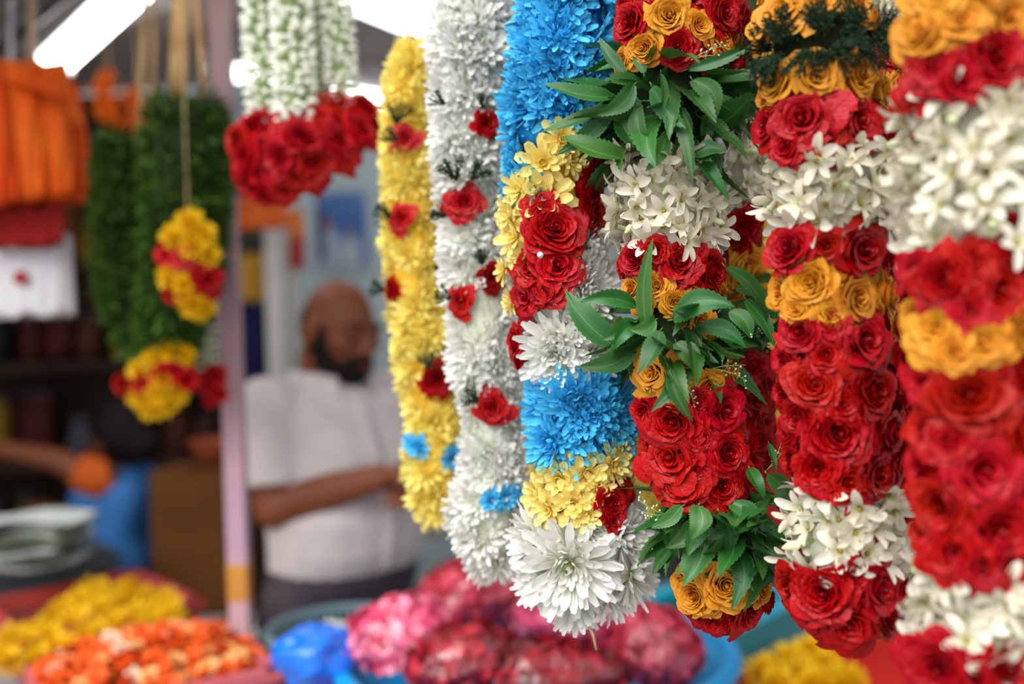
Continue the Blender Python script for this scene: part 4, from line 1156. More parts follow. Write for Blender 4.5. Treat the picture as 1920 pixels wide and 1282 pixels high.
for p in pts:
    kind = rng.choices(('orange_rose', 'peach_rose', 'pale_rose'), (7, 3, .5))[0]
    up_ = Vector((rng.uniform(-.8, .8), rng.uniform(-1.1, .5), 1))
    s = .0165 * rng.uniform(.85, 1.15)
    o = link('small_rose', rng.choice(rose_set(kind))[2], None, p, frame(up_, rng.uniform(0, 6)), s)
    tag(o, {'orange_rose': 'small deep orange rose heaped in the rosy pink crate', 'peach_rose': 'small peach rose with cream edges heaped in the rosy pink crate', 'pale_rose': 'small pale pinkish rose heaped in the rosy pink crate'}[kind], 'flower', {'orange_rose': 'deep orange roses in the crate', 'peach_rose': 'peach roses in the crate', 'pale_rose': 'pale roses in the crate'}[kind])
    link('sepals', SEP, o, (0, 0, 0))

# teal crate and yellow flowers at bottom right
M['teal'] = mat('teal_plastic', (28, 132, 140), (36, 146, 152), .45, .4)
M['cyan'] = mat('cyan_plastic', (40, 176, 206), (56, 190, 216), .4, .4)
zT = on_plane(1500, 1120, 1.0).z
ZT = .965
a0 = pxy(1322, 1192, ZT); a1 = pxy(1500, 1112, ZT); dv = (a1 - a0); nv_ = Vector((-dv.y, dv.x)).normalized()
if nv_.y < 0: nv_ = -nv_
a1 = a0 + dv.normalized() * .40
tcr = thing('teal_crate', 'teal plastic crate with a cyan rim behind the neem leaf garland', 'crate', ((a0.x + a1.x) / 2, (a0.y + a1.y) / 2 + .1, TZ))
ctr = (a0 + a1) / 2 + nv_ * .12
cs = [a0, a1, a1 + nv_ * .24, a0 + nv_ * .24]
for i in range(4):
    a, b = cs[i], cs[(i + 1) % 4]; d = b - a; mt = Matrix.Rotation(math.atan2(d.y, d.x), 3, 'Z'); mid = (a + b) / 2
    part('side_panel', MB().box((mid.x, mid.y, (TZ + ZT) / 2), (d.length, .01, ZT - .01 - TZ), mt), M['teal'], tcr, smooth=False)
    part('rim', MB().box((mid.x, mid.y, ZT - .008), (d.length + .02, .028, .016), mt), M['cyan'], tcr, smooth=False)
part('crate_floor', MB().add([(p.x, p.y, TZ + .004) for p in cs], [(0, 1, 2, 3)]), M['teal'], tcr, smooth=False)
for k, (px, py) in enumerate([(1435, 1262), (1480, 1240), (1520, 1225), (1500, 1268), (1545, 1250), (1460, 1290), (1560, 1285), (1530, 1290), (1590, 1282)]):
    q = on_plane(px, py, TZ + .03)
    o = link('chrysanthemum', chmesh('pom', 'yellow_deep')[k % 3], None, q, frame(Vector((R.uniform(-.4, .4), -.5, 1)), R.uniform(0, 6)), .040)
    tag(o, 'yellow chrysanthemum head lying on the red table at the bottom right', 'flower', 'yellow chrysanthemums on the red table')
# dark red cloths behind the right-hand garlands
M['maroon'] = mat('maroon_cloth', (120, 16, 16), (150, 24, 20), .85, nscale=6)
M['purple'] = mat('purple_cloth', (56, 18, 84), (70, 26, 100), .85, nscale=6)
M['greycloth'] = mat('grey_cloth', (112, 108, 114), (130, 126, 130), .85, nscale=6)
for nm, lb, px, py, d, w, h, m in (('red_curtain', 'red cloth hanging behind the two garlands on the right', 1660, 800, 2.35, .62, 1.05, 'maroon'), ('purple_cloth', 'purple cloth strip hanging low between the two right-hand garlands', 1712, 1150, 2.2, .10, .18, 'purple'), ('grey_curtain', 'grey cloth hanging behind the neem leaf garland', 1290, 900, 3.45, .62, .75, 'greycloth')):
    c = at(px, py, d); t = thing(nm, lb, 'cloth', c)
    part('cloth', drape(c, w, h, .04, .012, len(nm)), M[m], t)
    for s in (-1, 1): part('hanging_cord', MB().tube([c + Vector((s * w * .4, 0, h / 2 - .01)), Vector((c.x + s * w * .4, d, 2.53))], .003, 5), M['twine'], t)
# ------------------------------------------------------------------ jasmine strings with red roses (left of centre)
M['jas'] = mat('jasmine_bud', (150, 178, 92), (246, 246, 232), .45, .3)
def jas_row(seed):
    rng = random.Random(seed); mb = MB()
    for k in range(11):
        a = 2 * PI * k / 11 + rng.uniform(-.15, .15); o = Vector((cos(a), sin(a), rng.uniform(-.15, .25)))
        mb.tube([o * .25, o * .55, o * .85 + Vector((0, 0, .03)), o * 1.02 + Vector((0, 0, .05))], [.05, .07, .17, .05], 6, [0.0] * 6 + [.15] * 6 + [1] * 12)
    mb.tube([(0, 0, -.4), (0, 0, .4)], .3, 8, .25); return mb
JAS = [jas_row(s).mesh('jasmine_row', M['jas']) for s in (1, 2, 3)]
dj = 1.45
jg = thing('jasmine_garland', 'pale jasmine bud strings gathered into a bunch of red roses', 'garland', at(565, 230, dj))
for (xa, xb, w, dd) in ((485, 498, 38, 0.0), (545, 556, 42, -.02), (598, 600, 18, .02), (628, 645, 34, 0.01), (585, 588, 36, .045)):
    y = -40; k = 0
    while y < 235:
        px = xa + (xb - xa) * (y + 40) / 275
        link('jasmine_row', JAS[k % 3], jg, at(px, y, dj + dd) - parent_loc(jg), (R.uniform(-.12, .12), R.uniform(-.12, .12), R.uniform(0, 6)), w * dj / F)
        y += 17 if w > 20 else 12; k += 1
    t_ = at(xa, -40, dj + dd); part('hanging_cord', MB().tube([t_, Vector((t_.x, rail_y(t_.x), RAILZ + .01))], .0018, 6), M['twine'], jg)
cen = at(560, 285, dj + .02)
part('packed_stems', MB().ball(cen, (.075, .05, .045)).ball(at(645, 245, dj + .02), (.04, .04, .045)), M['core_dark'], jg)
for (px, py, r) in ((635, 195, 33), (685, 205, 31), (478, 235, 35), (535, 235, 32), (566, 255, 38), (595, 222, 32), (460, 298, 36), (470, 340, 36), (525, 295, 37), (515, 322, 34), (678, 243, 36), (637, 265, 35), (590, 308, 34), (648, 298, 28), (535, 358, 24), (592, 342, 22), (498, 366, 22), (445, 262, 26), (610, 260, 30), (560, 330, 26), (705, 235, 20)):
    n = Vector(((px - 565) / 120, -1, (280 - py) / 80))
    pos = at(px, py, dj - .055 + .028 * abs(n.x) + .03 * abs(n.z))
    rose(jg, 'red', pos, n + Vector((R.uniform(-.3, .3), 0, R.uniform(-.3, .3))), r * 1.75 / F, False, 'red rose')
for (px, py, r) in ((480, 290, 34), (540, 300, 34), (600, 260, 34), (650, 240, 34)):
    rose(jg, 'red', at(px, py, dj + .07), Vector((R.uniform(-.4, .4), 1, 0)), r * dj / F, False, 'red rose')

# ------------------------------------------------------------------ green basil garlands on fibre strips
def foliage(st, y0, y1, n, ln, seed):
    rng = random.Random(seed); mb = MB()
    for i in range(n):
        y = rng.uniform(y0, y1); a = rng.uniform(-PI, PI); c, rm = st.centre(y); nn = RT * sin(a) - FW * cos(a); p = c + nn * rm * rng.uniform(.55, .86)
        x = (nn + Vector((rng.uniform(-.7, .7), rng.uniform(-.7, .7), rng.uniform(-.9, .9)))).normalized(); s = x.cross(Vector((rng.uniform(-1, 1), rng.uniform(-1, 1), 1))).normalized(); l = ln * rng.uniform(.6, 1.3); w = l * .13; z = x.cross(s)
        mb.add([p, p + x * l * .45 + s * w + z * w * .3, p + x * l, p + x * l * .45 - s * w + z * w * .3], [(0, 1, 2, 3)], rng.random() ** 1.5)
    return mb
def green(label, st, y0, y1, d, strips, seed):
    g = thing('basil_garland', label, 'garland', st.centre(y0)[0], 'green basil garlands on fibre strips')
    core(g, st, y0, y1, 'core_dark', .7)
    part('basil_foliage', foliage(st, y0, y1, 3800, .030, seed), M['grass'], g, kind='stuff')
    for (bx, by, tx, w) in strips:
        b = at(bx, by, d); t = at(tx, -60, d); t = b + (t - b) * ((RAILZ - b.z) / (t - b).z)
        part('fibre_strip', MB().tube([b, b.lerp(t, .5) + Vector((.004, 0, 0)), t], w * d / F / 2, 8, flat=.25), M['fibre'], g)
    return g
S1 = Strand([(355, 185, 1.78, 70), (352, 260, 1.78, 88), (350, 380, 1.78, 86), (340, 500, 1.79, 80), (325, 600, 1.8, 66), (308, 675, 1.8, 40)])
green('full green basil garland on wide fibre strips left of the pink post', S1, 185, 675, 1.78, ((328, 200, 334, 30), (385, 195, 355, 13), (345, 200, 345, 10)), 1)
S2 = Strand([(232, 255, 1.93, 42), (228, 330, 1.93, 52), (226, 450, 1.93, 48), (245, 560, 1.93, 56), (275, 665, 1.93, 36)])
green('slimmer darker green basil garland at the left behind the full one', S2, 255, 665, 1.93, ((258, 270, 270, 10), (282, 265, 287, 9)), 2)
def cluster(name, label, cen, d, lst, rad):
    g = thing(name, label, 'garland', at(cen[0], cen[1], d))
    for colour, px, py, r in lst:
        n = Vector(((px - cen[0]) / rad[0], -1, (cen[1] - py) / rad[1])); pos = at(px, py, d - .02 + .02 * min(1.5, abs(n.x) + abs(n.z)))
        if colour == 'red': rose(g, 'red', pos, n, r * d / F, False, 'red rose')
        else: put('chrysanthemum', R.choice(chmesh('pom', 'yellow_deep')), g, pos, n, R.uniform(0, 6), r * d / F, 'yellow chrysanthemum')
    return g
g = cluster('flower_tassel', 'yellow and red flower tassel hanging on the full basil garland', (350, 500), 1.67, [('yellow', 355, 420, 34), ('yellow', 325, 445, 30), ('yellow', 380, 440, 28), ('yellow', 362, 462, 32), ('red', 308, 475, 24), ('red', 342, 485, 24), ('yellow', 390, 478, 26), ('yellow', 318, 520, 28), ('yellow', 345, 532, 24), ('red', 388, 525, 30), ('red', 372, 510, 22), ('red', 322, 552, 22), ('red', 395, 545, 22), ('yellow', 360, 570, 30), ('yellow', 385, 575, 22), ('yellow', 375, 588, 18)], (60, 100))
a = at(352, 500, 1.70)
part('packed_stems', MB().tube([at(355, 400, 1.70), a, at(368, 590, 1.70)], [.02, .032, .015], 12), M['core_yellow'], g)
t_ = at(352, 410, 1.70); part('hanging_cord', MB().tube([t_, Vector((t_.x, 1.71, RAILZ))], .0018, 6), M['twine'], g)
g = cluster('flower_tassel', 'yellow and red flower tassel closing the bottom of the basil garlands', (290, 715), 1.76, [('yellow', 320, 660, 32), ('yellow', 290, 672, 26), ('yellow', 345, 668, 26), ('red', 228, 722, 24), ('red', 262, 720, 22), ('yellow', 262, 694, 26), ('red', 308, 705, 28), ('red', 330, 700, 26), ('red', 352, 712, 24), ('yellow', 300, 735, 30), ('yellow', 330, 735, 28), ('yellow', 262, 745, 26), ('yellow', 285, 762, 30), ('yellow', 312, 758, 26), ('yellow', 305, 715, 22)], (80, 60))
part('packed_stems', MB().tube([at(318, 640, 1.80), at(300, 700, 1.80), at(290, 760, 1.80)], [.03, .045, .02], 12), M['core_yellow'], g)
part('hanging_cord', MB().tube([at(312, 690, 1.80), at(310, 620, 1.80), at(330, 300, 1.79)], .002, 6), M['twine'], g)
jg2 = thing('jasmine_string', 'short jasmine string ending in red roses beside the pink post', 'garland', at(390, 640, 1.86))
for k, y in enumerate(range(540, 700, 15)): link('jasmine_row', JAS[k % 3], jg2, at(390, y, 1.86) - parent_loc(jg2), (0, 0, k), 20 * 1.86 / F)
for px, py, r in ((402, 705, 24), (388, 722, 22), (410, 738, 20), (395, 748, 16)): rose(jg2, 'red', at(px, py, 1.83), Vector((R.uniform(-.4, .4), -1, R.uniform(-.4, .3))), r * 1.85 / F, False, 'red rose')
t_ = at(390, 540, 1.86); part('hanging_cord', MB().tube([at(395, 720, 1.86), t_, Vector((t_.x, 1.86, RAILZ))], .0018, 6), M['twine'], jg2)

# ------------------------------------------------------------------ yellow chrysanthemum garland
def garland(name, label, st, y0, cords=(0.0,)):
    g = thing(name, label, 'garland', st.centre(y0)[0])
    for s in cords: 
        c, rm = st.centre(y0); cord(g, c + RT * s * rm, spread=s * .01)
    return g
SY = Strand([(780, 88, 1.25, 34), (768, 150, 1.25, 50), (766, 240, 1.25, 50), (768, 330, 1.25, 54), (775, 450, 1.25, 58), (785, 560, 1.25, 60), (802, 680, 1.25, 66), (816, 780, 1.25, 58), (820, 880, 1.25, 66), (826, 940, 1.25, 58), (834, 980, 1.25, 34)])
g = garland('yellow_garland', 'yellow chrysanthemum garland dotted with red roses, leftmost of the front row', SY, 88, (-.2, .25))
core(g, SY, 92, 965, 'core_yellow')
skip = [(760, 262, 34), (752, 410, 34), (736, 542, 32), (820, 712, 40), (785, 838, 30), (850, 858, 34)]
heads(g, SY, 'pom', 'yellow', 105, 955, 40, 34, 3, skip, jit=.2, sinkk=.62)
roses(g, SY, 'red', [(760, 262, 25), (752, 410, 26), (736, 542, 24), (820, 712, 33)], False, sink=.3)
for (px, py, r) in ((785, 838, 26), (768, 830, 20), (848, 858, 28), (872, 862, 20)): head(g, SY, 'daisy', 'blue', px, py, r, .4)
for px, py, a, l in ((748, 240, 1.2, 34), (738, 410, 2.6, 28), (818, 405, .3, 28), (728, 545, 2.7, 26), (805, 690, 1.5, 26), (815, 505, .2, 26), (750, 270, 2.8, 26)): sprig(g, SY, px, py, a, l * 1.25, n=3, near=.022)

# ------------------------------------------------------------------ slim white garland
SW = Strand([(905, -10, 1.12, 80), (895, 60, 1.12, 92), (885, 130, 1.12, 80), (880, 220, 1.12, 74), (880, 330, 1.12, 68), (885, 450, 1.12, 60), (898, 560, 1.12, 64), (912, 680, 1.12, 72), (924, 790, 1.12, 60), (926, 880, 1.12, 66), (915, 960, 1.12, 80), (925, 1030, 1.12, 64), (938, 1085, 1.12, 30)])
g = garland('white_garland', 'white chrysanthemum garland with single red roses, between yellow and blue garlands', SW, -10, (-.5, .1, .5))
core(g, SW, 5, 1060, 'core_white')
skip = [(873, 382, 52), (922, 520, 40), (864, 566, 40), (925, 766, 46), (938, 936, 44), (912, 230, 36)]
heads(g, SW, 'white', 'white', 10, 1050, 54, 40, 8, skip, jit=.2, sinkk=.55)
roses(g, SW, 'red', [(873, 382, 36, .1), (922, 520, 26), (864, 566, 26), (925, 766, 31), (912, 232, 26)], False, sink=.28)
for (px, py, r) in ((922, 938, 24), (948, 932, 27), (968, 925, 20)): head(g, SW, 'daisy', 'blue', px, py, r, .35)
head(g, SW, 'white', 'white', 892, 90, 80, .5, centre=DISC_Y)
for px, py, a, l in ((860, 345, 1.8, 34), (885, 345, 1.2, 32), (838, 205, 2.2, 24), (850, 560, 2.8, 26), (840, 410, 3.0, 24), (905, 500, 2.0, 24), (900, 750, 2.6, 26), (905, 215, 1.6, 22)): sprig(g, SW, px, py, a, l * 1.3, n=3, near=.024)

# ------------------------------------------------------------------ blue, cream, red and white garland
SB = Strand([(1075, -30, 1.02, 100), (1062, 60, 1.02, 104), (1040, 180, 1.02, 96), (1028, 280, 1.02, 88), (1030, 380, 1.02, 92), (1048, 500, 1.02, 92), (1062, 620, 1.02, 88), (1080, 730, 1.02, 96), (1090, 800, 1.02, 104), (1092, 900, 1.02, 98), (1092, 980, 1.02, 112), (1090, 1060, 1.02, 122), (1085, 1120, 1.02, 84), (1082, 1165, 1.02, 30)])
g = garland('blue_garland', 'thick garland of blue, cream, red and white blooms left of the neem leaf garland', SB, -30, (-.3, .3))
core(g, SB, -30, 290, 'core_blue'); core(g, SB, 280, 480, 'core_yellow'); core(g, SB, 470, 710, 'core_white'); core(g, SB, 700, 860, 'core_blue'); core(g, SB, 850, 960, 'core_yellow'); core(g, SB, 950, 1130, 'core_white')
heads(g, SB, 'white', 'blue', -20, 262, 66, 46, 12, [(1020, 320, 70)], jit=.2)
heads(g, SB, 'white', 'blue', 310, 400, 44, 40, 13, [(1050, 360, 70)], jit=.2)
for e in ((1052, 262, 44), (1018, 305, 50), (1020, 372, 62), (975, 355, 40), (968, 440, 50), (960, 400, 40), (985, 480, 40), (945, 505, 32), (1070, 300, 36), (960, 565, 32)): head(g, SB, 'daisy', 'cream', *e, sink=.35, centre=DISC_Y)
roses(g, SB, 'red', [(1040, 432, 58, .2), (1020, 402, 40), (1000, 505, 46), (1045, 500, 48), (990, 553, 42, -.2), (1025, 545, 36), (1106, 350, 42), (1110, 400, 42), (1120, 310, 34), (968, 640, 34), (975, 672, 26), (1145, 945, 36), (1165, 925, 30), (1150, 970, 28)], sink=.2)
heads(g, SB, 'white', 'white', 480, 690, 62, 46, 14, [(1010, 510, 86), (960, 650, 46), (1130, 370, 70)], jit=.2)
heads(g, SB, 'white', 'white', 450, 480, 50, 40, 15, [(1000, 460, 90)], jit=.2)
head(g, SB, 'white', 'white', 1045, 652, 84, .5, (0, 0, -.2)); head(g, SB, 'white', 'white', 1105, 545, 74, .5)
heads(g, SB, 'white', 'blue', 735, 850, 66, 44, 16, jit=.2)
head(g, SB, 'white', 'blue', 1090, 765, 92, .5); head(g, SB, 'white', 'blue', 1035, 830, 60, .5); head(g, SB, 'white', 'blue', 1150, 770, 66, .5)
for e in ((1050, 900, 52), (1100, 890, 50), (1010, 930, 44), (1150, 870, 44), (1075, 945, 48), (1172, 840, 40), (1030, 955, 40), (1120, 920, 40), (1100, 965, 36)): head(g, SB, 'daisy', 'cream', *e, sink=.35, centre=DISC_Y)
heads(g, SB, 'daisy', 'cream', 330, 440, 46, 44, 17, [(1020, 390, 110), (1110, 370, 70)], jit=.2); heads(g, SB, 'daisy', 'cream', 880, 940, 46, 44, 18, [(1080, 900, 80)], jit=.2)
head(g, SB, 'big', 'white', 1066, 1060, 100, .40, (0, 0, -.12), DISC_G)
for e in ((1000, 1010, 70), (1170, 1010, 72), (1185, 1075, 72), (1010, 1090, 60), (1150, 1110, 64), (1080, 1125, 66), (1115, 990, 60)): head(g, SB, 'white', 'white', *e, sink=.6)
heads(g, SB, 'white', 'white', 985, 1110, 66, 50, 19, [(1085, 1050, 110)], jit=.2)
q = at(1085, 1130, 1.0); part('loose_cord', MB().tube([q, at(1100, 1165, .99), at(1112, 1190, .985), at(1118, 1218, .985)], .0014, 6), M['twine'], g, label='frayed pale cord end under the tip')
roses_like = (1007, 478)
o = part('pearl_pin', MB().ball(at(1013, 478, .90), .003), M['pin'], g)

# ------------------------------------------------------------------ yellow garland far behind
SYB = Strand([(1432, -60, 1.22, 30), (1436, 300, 1.22, 34), (1440, 640, 1.22, 34), (1440, 800, 1.22, 30)])
g = garland('yellow_loop_garland', 'plain yellow chrysanthemum loop behind the neem leaf garland, mostly hidden', SYB, -60)
core(g, SYB, -60, 800, 'core_yellow'); heads(g, SYB, 'pom', 'yellow', -40, 790, 32, 34, 40, jit=.2)
SYC = Strand([(1196, 800, 1.22, 18), (1205, 860, 1.22, 24), (1240, 950, 1.22, 26), (1262, 985, 1.22, 20)])
core(g, SYC, 800, 985, 'core_yellow'); heads(g, SYC, 'pom', 'yellow', 815, 980, 26, 28, 41, jit=.2)
a, b = at(1196, 810, 1.22), at(1210, -60, 1.22); part('hanging_cord', MB().tube([a, b, Vector((b.x, b.y, RAILZ))], .0016, 6), M['twine'], g)

# ------------------------------------------------------------------ neem leaf garland (centre) with its rear strand
SN = Strand([(1285, -40, .95, 112), (1278, 30, .95, 124), (1262, 140, .95, 108), (1255, 230, .95, 96), (1252, 330, .95, 100), (1255, 420, .95, 102), (1262, 500, .95, 96), (1268, 600, .95, 92), (1285, 700, .95, 98), (1308, 790, .95, 108), (1325, 870, .95, 104), (1338, 950, .95, 88), (1348, 1040, .95, 84), (1358, 1110, .95, 88), (1358, 1165, .95, 50)])
g = garland('neem_leaf_garland', 'sharp garland of neem leaf collars, roses and tuberoses in the middle of the row', SN, -40, (-.3, .3))
core(g, SN, -40, 130, 'core_red'); core(g, SN, 100, 300, 'core_dark'); core(g, SN, 290, 470, 'core_white'); core(g, SN, 455, 560, 'core_red'); core(g, SN, 540, 700, 'core_dark'); core(g, SN, 690, 940, 'core_red'); core(g, SN, 920, 1080, 'core_dark'); core(g, SN, 1070, 1150, 'core_red', .78)
roses(g, SN, 'red', [(1185, 45, 42), (1270, 88, 42), (1325, 95, 34), (1352, 25, 46), (1392, 40, 36), (1385, 128, 32), (1240, -15, 40), (1300, -20, 42), (1395, 90, 30), (1170, 10, 26)])
roses(g, SN, 'yellow_rose', [(1255, 30, 42), (1310, 48, 30), (1210, 92, 38), (1172, 112, 28), (1350, 75, 34), (1382, 75, 28), (1215, -15, 30)])
roses_behind(g, SN, 'red', -20, 100, 40)
florets(g, SN, 292, 466, 41, 27, 3)
roses(g, SN, 'red', [(1272, 494, 50), (1193, 487, 36), (1332, 512, 42), (1230, 470, 28), (1170, 500, 24)])
roses(g, SN, 'yellow_rose', [(1186, 541, 26), (1232, 537, 30), (1265, 567, 30), (1348, 535, 26), (1310, 603, 36), (1300, 560, 26), (1208, 570, 26)])
roses_behind(g, SN, 'red', 480, 550, 40)
roses(g, SN, 'yellow_rose', [(1225, 700, 42), (1325, 728, 38), (1282, 706, 34), (1265, 742, 28), (1370, 700, 28)])
roses(g, SN, 'red', [(1265, 790, 56), (1355, 770, 50), (1262, 858, 60), (1362, 850, 46), (1352, 912, 46), (1282, 912, 48), (1212, 775, 40), (1218, 838, 34), (1312, 820, 34), (1400, 900, 30), (1310, 880, 34), (1245, 905, 34), (1330, 940, 30), (1310, 752, 30)])
roses_behind(g, SN, 'red', 760, 920, 42)
roses(g, SN, 'yellow_rose', [(1360, 1097, 48), (1305, 1115, 40, -.1), (1280, 1092, 30), (1425, 1100, 36), (1330, 1130, 30, -.3)], sink=.1)
roses(g, SN, 'red', [(1400, 1145, 42, -.3), (1345, 1158, 36, -.5), (1310, 1150, 30, -.5), (1440, 1130, 24, -.2), (1375, 1160, 36, -.6)])
roses_behind(g, SN, 'red', 1100, 1120, 38)
leaf_fill(g, SN, 120, 290, 64, 142, 1); leaf_fill(g, SN, 575, 690, 50, 128, 2); leaf_fill(g, SN, 925, 1040, 60, 116, 3)
for e in ((1150, 186, 1017, 160, 42), (1172, 140, 1122, 70, 24), (1150, 200, 1015, 248, 32), (1152, 208, 1045, 292, 34), (1165, 300, 1050, 260, 62), (1290, 128, 1428, 74, 28), (1206, 138, 1197, 68, 24), (1145, 150, 1240, 188, 48), (1262, 190, 1301, 346, 32), (1240, 138, 1240, 212, 18), (1300, 148, 1346, 222, 46), (1375, 122, 1350, 188, 46), (1252, 248, 1212, 322, 30), (1300, 288, 1362, 280, 34), (1312, 218, 1366, 282, 38), (1200, 200, 1232, 290, 40), (1160, 210, 1210, 280, 40), (1225, 160, 1290, 240, 42), (1280, 200, 1260, 300, 36), (1330, 180, 1400, 240, 34), (1340, 200, 1330, 290, 34), (1180, 170, 1190, 270, 36), (1385, 150, 1430, 190, 26), (1190, 160, 1120, 220, 40),
          (1262, 596, 1380, 572, 58), (1214, 632, 1222, 446, 34), (1192, 576, 1083, 568, 38), (1152, 652, 1058, 546, 52), (1192, 655, 1083, 692, 46), (1362, 500, 1440, 602, 42), (1372, 580, 1412, 634, 36), (1360, 636, 1362, 722, 36), (1256, 690, 1302, 792, 30), (1200, 610, 1150, 660, 42), (1240, 620, 1200, 700, 42), (1290, 620, 1350, 680, 44), (1310, 610, 1400, 650, 40), (1270, 640, 1310, 700, 40), (1230, 600, 1180, 620, 36), (1170, 600, 1130, 640, 40), (1380, 540, 1450, 560, 30), (1400, 560, 1455, 650, 30), (1180, 660, 1200, 730, 34),
          (1400, 952, 1322, 1024, 44), (1290, 1022, 1372, 1056, 44), (1312, 948, 1298, 1014, 48), (1262, 972, 1276, 1048, 38), (1412, 998, 1402, 1082, 42), (1440, 1040, 1424, 1108, 32), (1440, 888, 1480, 948, 38), (1408, 878, 1436, 938, 38), (1443, 832, 1456, 888, 20), (1260, 1028, 1224, 1080, 26), (1396, 962, 1444, 930, 34), (1448, 990, 1480, 1022, 38), (1280, 950, 1222, 992, 28), (1350, 960, 1370, 1040, 42), (1370, 940, 1420, 1000, 42), (1330, 985, 1290, 1045, 40), (1420, 960, 1465, 990, 36), (1300, 980, 1250, 1030, 38), (1380, 1000, 1350, 1055, 36), (1440, 930, 1475, 980, 34)):
    leaf_at(g, SN, *e, near=R.uniform(.004, .024), roll=R.uniform(-.5, .5), tipd=R.uniform(-.015, .02))
for px, py, a, l in ((1290, 120, .6, 60), (1360, 210, -.4, 70), (1380, 180, .2, 60), (1330, 690, -.3, 60), (1270, 700, -.9, 60), (1360, 640, .3, 60), (1400, 580, .5, 60), (1250, 960, 2.9, 60), (1430, 880, .9, 60), (1350, 230, -1.0, 60)): sprig(g, SN, px, py, a, l, SPRAY, 2, .5, .012)
SNB = Strand([(1385, -40, 1.06, 48), (1392, 260, 1.06, 48), (1394, 380, 1.06, 48), (1396, 520, 1.06, 50), (1402, 640, 1.06, 48), (1410, 740, 1.06, 44), (1405, 850, 1.05, 42), (1385, 940, 1.02, 40)])
core(g, SNB, -40, 270, 'core_dark', .8); core(g, SNB, 260, 400, 'core_white'); core(g, SNB, 390, 940, 'core_red')
leaf_fill(g, SNB, 110, 280, 22, 90, 7); leaf_fill(g, SNB, 540, 650, 26, 90, 8)
florets(g, SNB, 285, 380, 40, 28, 4)
roses(g, SNB, 'red', [(1392, 425, 38), (1380, 455, 30), (1415, 750, 40), (1412, 825, 40), (1408, 690, 36), (1400, 890, 36), (1440, 720, 24), (1435, 790, 26)])
roses(g, SNB, 'yellow_rose', [(1402, 500, 40), (1385, 530, 32), (1420, 520, 28)])
roses_behind(g, SNB, 'red', 690, 890, 36)

# ------------------------------------------------------------------ rose and tuberose garland, fern collar
SR = Strand([(1540, -50, .87, 120), (1538, 30, .87, 112), (1542, 90, .87, 104), (1548, 160, .87, 118), (1550, 250, .87, 118), (1556, 350, .87, 116), (1560, 460, .87, 116), (1566, 560, .87, 112), (1576, 680, .87, 112), (1586, 790, .87, 112), (1590, 880, .87, 104), (1580, 960, .87, 98), (1578, 1030, .87, 102), (1590, 1100, .87, 112), (1602, 1170, .87, 92), (1608, 1200, .87, 50)])
g = garland('fern_collar_garland', 'red rose, yellow rose and tuberose garland with a dark fern collar near its top', SR, -50, (-.3, .3))
core(g, SR, -50, 70, 'core_yellow'); core(g, SR, 30, 130, 'core_dark', .85); core(g, SR, 110, 200, 'core_yellow'); core(g, SR, 185, 300, 'core_red'); core(g, SR, 285, 455, 'core_white'); core(g, SR, 440, 500, 'core_red'); core(g, SR, 490, 600, 'core_yellow'); core(g, SR, 590, 925, 'core_red'); core(g, SR, 910, 1065, 'core_white'); core(g, SR, 1055, 1190, 'core_red', .8)
roses(g, SR, 'yellow_rose', [(1470, 25, 52, .3), (1535, 6, 42, .2), (1605, 15, 42, .2), (1430, 60, 34), (1640, 45, 32), (1500, -30, 36), (1575, -30, 40)])
roses_behind(g, SR, 'yellow_rose', -10, 30, 40)
for px, py, a in ((1440, 100, 2.8), (1470, 85, 2.2), (1520, 80, 1.2), (1570, 80, .8), (1620, 90, .2), (1640, 100, -.3), (1460, 110, -2.5), (1500, 100, -1.9), (1550, 95, -.6), (1600, 100, -.8), (1450, 120, -2.2), (1540, 70, 2.0), (1590, 65, 1.8), (1490, 75, 2.7), (1630, 75, .9), (1560, 110, -2.6)): sprig(g, SR, px, py, a, 62, n=3, near=.012)
for a in (2.0, 2.6, -2.0, -2.6, 3.1):
    for y in (70, 100):
        pos, nn = SR.polar(y, a, .012); link('fern_sprig', R.choice(FERN), g, pos - parent_loc(g), Vector(nn).to_track_quat('X', 'Z').to_matrix(), 62 * .87 / F)
roses(g, SR, 'yellow_rose', [(1458, 152, 42), (1530, 142, 50), (1606, 142, 48), (1655, 172, 36), (1438, 185, 26)])
roses_behind(g, SR, 'yellow_rose', 150, 170, 44)
roses(g, SR, 'red', [(1505, 228, 62), (1605, 228, 58), (1440, 238, 40), (1662, 248, 36), (1555, 262, 40), (1475, 275, 36)])
roses_behind(g, SR, 'red', 220, 250, 50)
florets(g, SR, 298, 442, 46, 30, 5); 
roses(g, SR, 'red', [(1482, 470, 48), (1612, 470, 62), (1550, 462, 34), (1668, 480, 32)])
roses_behind(g, SR, 'red', 460, 480, 46)
roses(g, SR, 'yellow_rose', [(1522, 530, 52), (1602, 560, 54), (1465, 548, 34), (1662, 555, 42), (1560, 590, 32), (1495, 580, 30)])
roses_behind(g, SR, 'yellow_rose', 530, 570, 46)
roses(g, SR, 'red', [(1503, 622, 48), (1614, 640, 66), (1530, 720, 54), (1630, 738, 62), (1572, 812, 72), (1535, 878, 50), (1640, 888, 52), (1668, 812, 42), (1472, 675, 34), (1474, 735, 34), (1480, 805, 38), (1490, 865, 34), (1682, 670, 36), (1550, 668, 40), (1560, 610, 36), (1690, 740, 30), (1500, 780, 40), (1590, 905, 44), (1580, 760, 34), (1680, 880, 30)])
roses_behind(g, SR, 'red', 620, 900, 52)
florets(g, SR, 930, 1058, 46, 29, 6)
roses(g, SR, 'red', [(1545, 1112, 60), (1642, 1102, 62), (1488, 1100, 46, -.1), (1590, 1165, 54, -.3), (1520, 1150, 44, -.3), (1660, 1155, 44, -.2), (1690, 1110, 32), (1600, 1080, 36), (1560, 1185, 36, -.5)])
